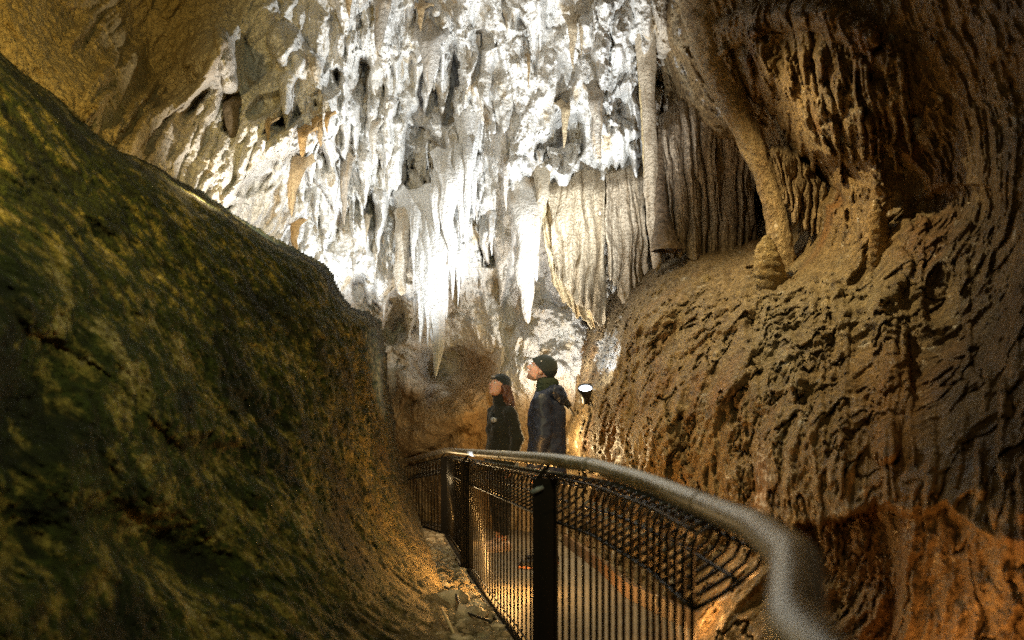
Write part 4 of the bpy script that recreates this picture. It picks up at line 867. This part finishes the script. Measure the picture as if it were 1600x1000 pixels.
M_badge = plain('badge_grey', (.35, .37, .38), .5); M_shoe = plain('pale_shoe', (.62, .45, .38), .6, noise=.15, scale=40, bump=.2); M_sole = plain('shoe_sole', (.70, .55, .45), .6)
M_dshoe = plain('dark_shoe', (.02, .02, .022), .5, noise=.2, scale=40); M_osole = plain('orange_sole', (.55, .22, .10), .6)
def folds(sc, amp, zs=1.):
    def f(q): 
        q = q.astype(np.float32); return amp*(np.abs(fbm(q*np.array([1, 1, zs], np.float32), sc, 3, .55, 3))*2-.35)+amp*.5*fbm(q, sc*3, 2, .5, 9)
    return f
def face_bits(R, t, par, brow=M_brow, lip=M_lip):
    for sd in (-1, 1):
        c = R@np.array([-.083, sd*.030, .009])+t
        e = organic('eye', [('ell', c, (.0125, .0125, .0125))], M_white, par, .003, .002)
        ci = R@np.array([-.0915, sd*.031, .011])+t; organic('iris', [('ell', ci, (.0055, .0065, .0065))], M_iris, e, .0016, .001)
        a = R@np.array([-.099, sd*.014, .031])+t; b = R@np.array([-.088, sd*.048, .032])+t; organic('eyebrow', [('cap', a, b, .0045, .003)], brow, par, .002, .002)
    a = R@np.array([-.1000, -.016, -.057])+t; b = R@np.array([-.1000, .016, -.057])+t
    organic('mouth', [('cap', a, b, .0045, .0045)], lip, par, .002, .002)
def shoe(a, L, mat, sole, par, side, toe=0):
    """a = ankle point (x, y); points to -x"""
    x, y = a; ct, st = math.cos(toe), math.sin(toe)
    def p(u, v, z): return (x-u*ct-v*st, y+v*ct-u*st, z)
    s = organic('shoe', [('cap', p(-.035, 0, .055), p(.0, 0, .08), .042, .044), ('cap', p(-.03, 0, .045), p(.10, 0, .045), .040, .040), ('cap', p(.10, 0, .042), p(L-.09, side*.006, .036), .041, .034)],
                mat, par, .006, .03, cut=lambda X, Y, Z: np.maximum(.018-Z, Z-.112))
    organic('sole', [('cap', p(-.04, 0, .014), p(.05, 0, .014), .041, .040), ('cap', p(.05, 0, .014), p(L-.088, side*.006, .014), .042, .040)], sole, s, .006, .02, cut=lambda X, Y, Z: np.maximum(.002-Z, Z-.026))
    for u in (.07, .09, .11):
        m = MB(); m.tube([p(u, -.022, .083-u*.12), p(u, 0, .092-u*.12), p(u, .022, .083-u*.12)], .0035, 5); m.build('lace', sole, s)
    return s

# ---- taller visitor in the navy coat
man = empty('person', P(851, 885, 6.95)); man.location.z = float(zf(6.95)); man.rotation_euler.z = math.radians(-14)
tag(man, 'taller visitor in a navy hooded coat and dark beanie looking up, standing on the walkway', 'person')
Rh = rot('Z', 4)@rot('Y', 24); th = np.array([-.03, 0, 1.715])
arms = {}
for sd in (-1, 1):
    arms[sd] = [(.01, sd*.185, 1.45), (.035, sd*.245, 1.17), (-.03, sd*.235, .915)]
body = xf(HEAD, Rh, th)+[('cap', (.005, 0, 1.66), (.02, 0, 1.47), .058, .062), ('ell', (.015, 0, 1.28), (.10, .155, .26)), ('ell', (.01, 0, .98), (.11, .15, .16))]
for sd in (-1, 1):
    s_, e_, w_ = arms[sd]; body += [('cap', s_, e_, .05, .04), ('cap', e_, w_, .038, .027), ('cap', w_, np.array(w_)+(0, 0, -.03), .026, .026)]+hand(w_, sd, 1.05)
    body += [('cap', (.01, sd*.09, .93), (-.005, sd*.10, .50), .075, .055), ('cap', (-.005, sd*.10, .50), (.03, sd*.10, .10), .052, .035), ('cap', (.03, sd*.10, .07), (-.08, sd*.10, .05), .034, .028)]
organic('body', body, M_skin, man, .0055, .014)
face_bits(Rh, th, man, lip=plain('man_lips', (.42, .22, .18), .5))
organic('beanie', xf([('ell', (.016, 0, .050), (.112, .090, .096)), ('ell', (.045, 0, .005), (.082, .087, .09)), ('cap', (-.085, -.03, .052), (-.085, .03, .052), .024, .024)], Rh, th), M_knit, man, .006, .03,
        cut=lambda X, Y, Z: -((np.stack([X, Y, Z], -1)-th)@Rh@np.array([.42, 0, 1.])-.006)*.9)
a = Rh@np.array([-.02, -.094, .075])+th; organic('beanie_tag', [('ell', a, (.006, .004, .006))], plain('tag_white', (.7, .7, .7), .4), man, .002, .002)
organic('stubble', xf([('ell', (-.040, 0, -.075), (.053, .0505, .040)), ('ell', (-.078, 0, -.098), (.0195, .0235, .0185), None, .014)], Rh, th), plain('stubble', (.20, .13, .09), .8, noise=.3, scale=200), man, .004, .012)
organic('gaiter', [('cap', (.015, -.02, 1.525), (.015, .02, 1.525), .088, .088), ('cap', (.012, -.012, 1.585), (.012, .012, 1.60), .083, .078), ('ell', (.06, 0, 1.60), (.062, .075, .055))], M_green, man, .006, .02, noise=folds(14, .010, 2.2))
coat = [('ell', (.02, 0, 1.27), (.165, .195, .30)), ('ell', (.02, 0, 1.02), (.168, .19, .32)), ('ell', (.015, 0, .84), (.172, .195, .26)), ('cap', (.01, -.15, 1.44), (.01, .15, 1.44), .075, .075), ('cap', (.02, 0, 1.42), (.015, 0, 1.53), .10, .092)]
for sd in (-1, 1):
    s_, e_, w_ = arms[sd]; coat += [('cap', s_, e_, .082, .072, .03), ('cap', e_, np.array(w_)+(0, 0, .01), .070, .052, .03)]
coat_o = organic('coat', coat, M_navy, man, .0075, .035, cut=lambda X, Y, Z: .80+.02*np.sin(X*9)-Z-1*(np.abs(Y) > .21)*.0, noise=folds(6, .013, .9))
organic('hood', [('cap', (.10, -.075, 1.525), (.10, .075, 1.525), .058, .058), ('cap', (.10, -.075, 1.525), (.0, -.10, 1.50), .052, .04), ('cap', (.10, .075, 1.525), (.0, .10, 1.50), .052, .04), ('ell', (.135, 0, 1.48), (.06, .10, .075))], M_navy, coat_o, .0065, .03, noise=folds(12, .012, 1.5))
tr = []
for sd in (-1, 1): tr += [('cap', (.01, sd*.085, .93), (-.005, sd*.10, .50), .10, .078), ('cap', (-.005, sd*.10, .50), (.03, sd*.10, .09), .076, .066)]
organic('trousers', tr, M_legs, man, .008, .03, cut=lambda X, Y, Z: .06-Z, noise=folds(9, .012, 1.2))
for sd in (-1, 1): shoe((.03, sd*.10), .29, M_dshoe, M_osole, man, sd)

# ---- smaller visitor in the black fleece
wom = empty('person', P(783, 857, 8.05)); wom.location.z = float(zf(8.05)); wom.rotation_euler.z = math.radians(33); wom.scale = (1.03, 1.03, 1.03)
tag(wom, 'smaller visitor with wavy auburn hair and a black fleece looking up, wearing pale sneakers', 'person')
k_ = .955
Rw = rot('Z', 4)@rot('Y', 22); tw = np.array([-.02, 0, 1.605])
arw = {sd: [(.01, sd*.155, 1.345), (.05, sd*.215, 1.10), (-.02, sd*.20, .87)] for sd in (-1, 1)}
body = [(p[0], np.array(p[1])*.95, (np.array(p[2])*.95))+tuple([q*.95 if isinstance(q, float) else q for q in p[3:]]) for p in HEAD]
body = xf(body, Rw, tw)+[('cap', (.01, 0, 1.55), (.02, 0, 1.37), .048, .052), ('ell', (.015, 0, 1.20), (.085, .13, .24)), ('ell', (.01, 0, .92), (.10, .15, .15))]
for sd in (-1, 1):
    s_, e_, w_ = arw[sd]; body += [('cap', s_, e_, .042, .034), ('cap', e_, w_, .032, .023), ('cap', w_, np.array(w_)+(0, 0, -.03), .022, .022)]+hand(w_, sd, .92)
    ox = -.02 if sd < 0 else -.0; body += [('cap', (.01, sd*.08, .90), (-.01+ox, sd*.09, .48), .075, .052), ('cap', (-.01+ox, sd*.09, .48), (.02+ox*2, sd*.09, .10), .050, .034), ('cap', (.02+ox*2, sd*.09, .07), (-.07+ox*2, sd*.09, .05), .032, .026)]
organic('body', body, M_skin, wom, .0055, .013)
face_bits(Rw*.95, tw, wom)
organic('beanie', xf([('ell', (.014, 0, .046), (.106, .084, .088)), ('ell', (.045, 0, .000), (.072, .080, .085)), ('cap', (-.078, -.028, .052), (-.078, .028, .052), .020, .020)], Rw, tw), M_knit, wom, .0055, .03,
        cut=lambda X, Y, Z: -((np.stack([X, Y, Z], -1)-tw)@Rw@np.array([.42, 0, 1.])-.010)*.9)
a = Rw@np.array([-.103, 0, .062])+tw; organic('beanie_badge', [('cap', a+Rw@np.array([0, -.018, 0]), a+Rw@np.array([0, .018, 0]), .009, .009)], M_badge, wom, .003, .002)
hr = [('ell', (.035, 0, -.005), (.078, .082, .085)), ('ell', (.06, 0, -.06), (.06, .085, .07))]
for i in range(16):
    aa = math.radians(-125+i*250/15); x0, y0 = .03+.065*math.cos(aa), .080*math.sin(aa); pz = -.0
    pts = [(x0, y0, .0)]
    for j in range(1, 5): pts.append((x0*(1+.05*j)+.014*math.sin(j*2.1+i*1.7)+.012*j, y0*(1+.10*j)+.012*math.cos(j*1.9+i*2.3), -.045*j))
    for j in range(4): hr.append(('cap', pts[j], pts[j+1], .020-.002*j, .018-.0025*j, .008))
organic('hair', xf(hr, Rw@rot('Y', -14), tw), M_hair, wom, .0055, .012, noise=folds(30, .006, .4))
fl = [('ell', (.012, 0, 1.19), (.135, .165, .26)), ('ell', (.01, 0, .96), (.15, .175, .25)), ('ell', (.01, 0, .84), (.155, .185, .2)), ('cap', (.01, -.12, 1.345), (.01, .12, 1.345), .062, .062), ('cap', (.015, 0, 1.36), (.0, 0, 1.46), .078, .070), ('ell', (-.06, -.06, 1.18), (.07, .06, .07)), ('ell', (-.06, .06, 1.18), (.07, .06, .07))]
for sd in (-1, 1):
    s_, e_, w_ = arw[sd]; fl += [('cap', s_, e_, .068, .060, .03), ('cap', e_, np.array(w_)+(0, 0, .0), .058, .044, .025)]
fo = organic('fleece', fl, M_fleece, wom, .007, .03, cut=lambda X, Y, Z: .79-Z, noise=folds(7, .012, 1.6))
organic('collar', [('cap', (.012, -.018, 1.43), (.005, .018, 1.43), .074, .074), ('cap', (.0, -.01, 1.475), (-.01, .01, 1.475), .070, .066)], M_fleece, fo, .006, .02, noise=folds(16, .005, 2))
# round chest badge: ring with a curl inside
bc = np.array([-.138, -.075, 1.285]); bn = np.array([-.86, -.50, .10]); bn /= np.linalg.norm(bn); u_ = np.cross(bn, [0, 0, 1]); u_ /= np.linalg.norm(u_); v_ = np.cross(u_, bn)
m = MB(); n = 30; a = np.arange(n)/n*2*np.pi
for rr, o_ in ((.026, .0), ): 
    V = np.concatenate([[bc+bn*.012], bc+bn*.010+.024*(np.cos(a)[:, None]*u_+np.sin(a)[:, None]*v_), bc-bn*.03+.024*(np.cos(a)[:, None]*u_+np.sin(a)[:, None]*v_)])
    m.add(V, [(0, 1+i, 1+(i+1) % n) for i in range(n)]+[(1+i, 1+n+i, 1+n+(i+1) % n, 1+(i+1) % n) for i in range(n)])
bd = m.build('badge', M_badge, fo)
m = MB(); tt = np.linspace(0, 4.5, 22); m.tube(bc+bn*.014+(.004+.0032*tt)[:, None]*(np.cos(tt)[:, None]*u_+np.sin(tt)[:, None]*v_), .0022, 5); m.build('badge_emblem', M_fleece, bd)
lg = []
for sd in (-1, 1):
    ox = -.02 if sd < 0 else -.0; lg += [('cap', (.01, sd*.078, .90), (-.01+ox, sd*.09, .48), .095, .064), ('cap', (-.01+ox, sd*.09, .48), (.02+ox*2, sd*.09, .17), .062, .046)]
organic('leggings', lg, M_legs, wom, .007, .02, cut=lambda X, Y, Z: .165-Z, noise=folds(10, .006, 1.2))
for sd in (-1, 1): shoe((.02+(-.04 if sd < 0 else 0), sd*.09), .26, M_shoe, M_sole, wom, sd)
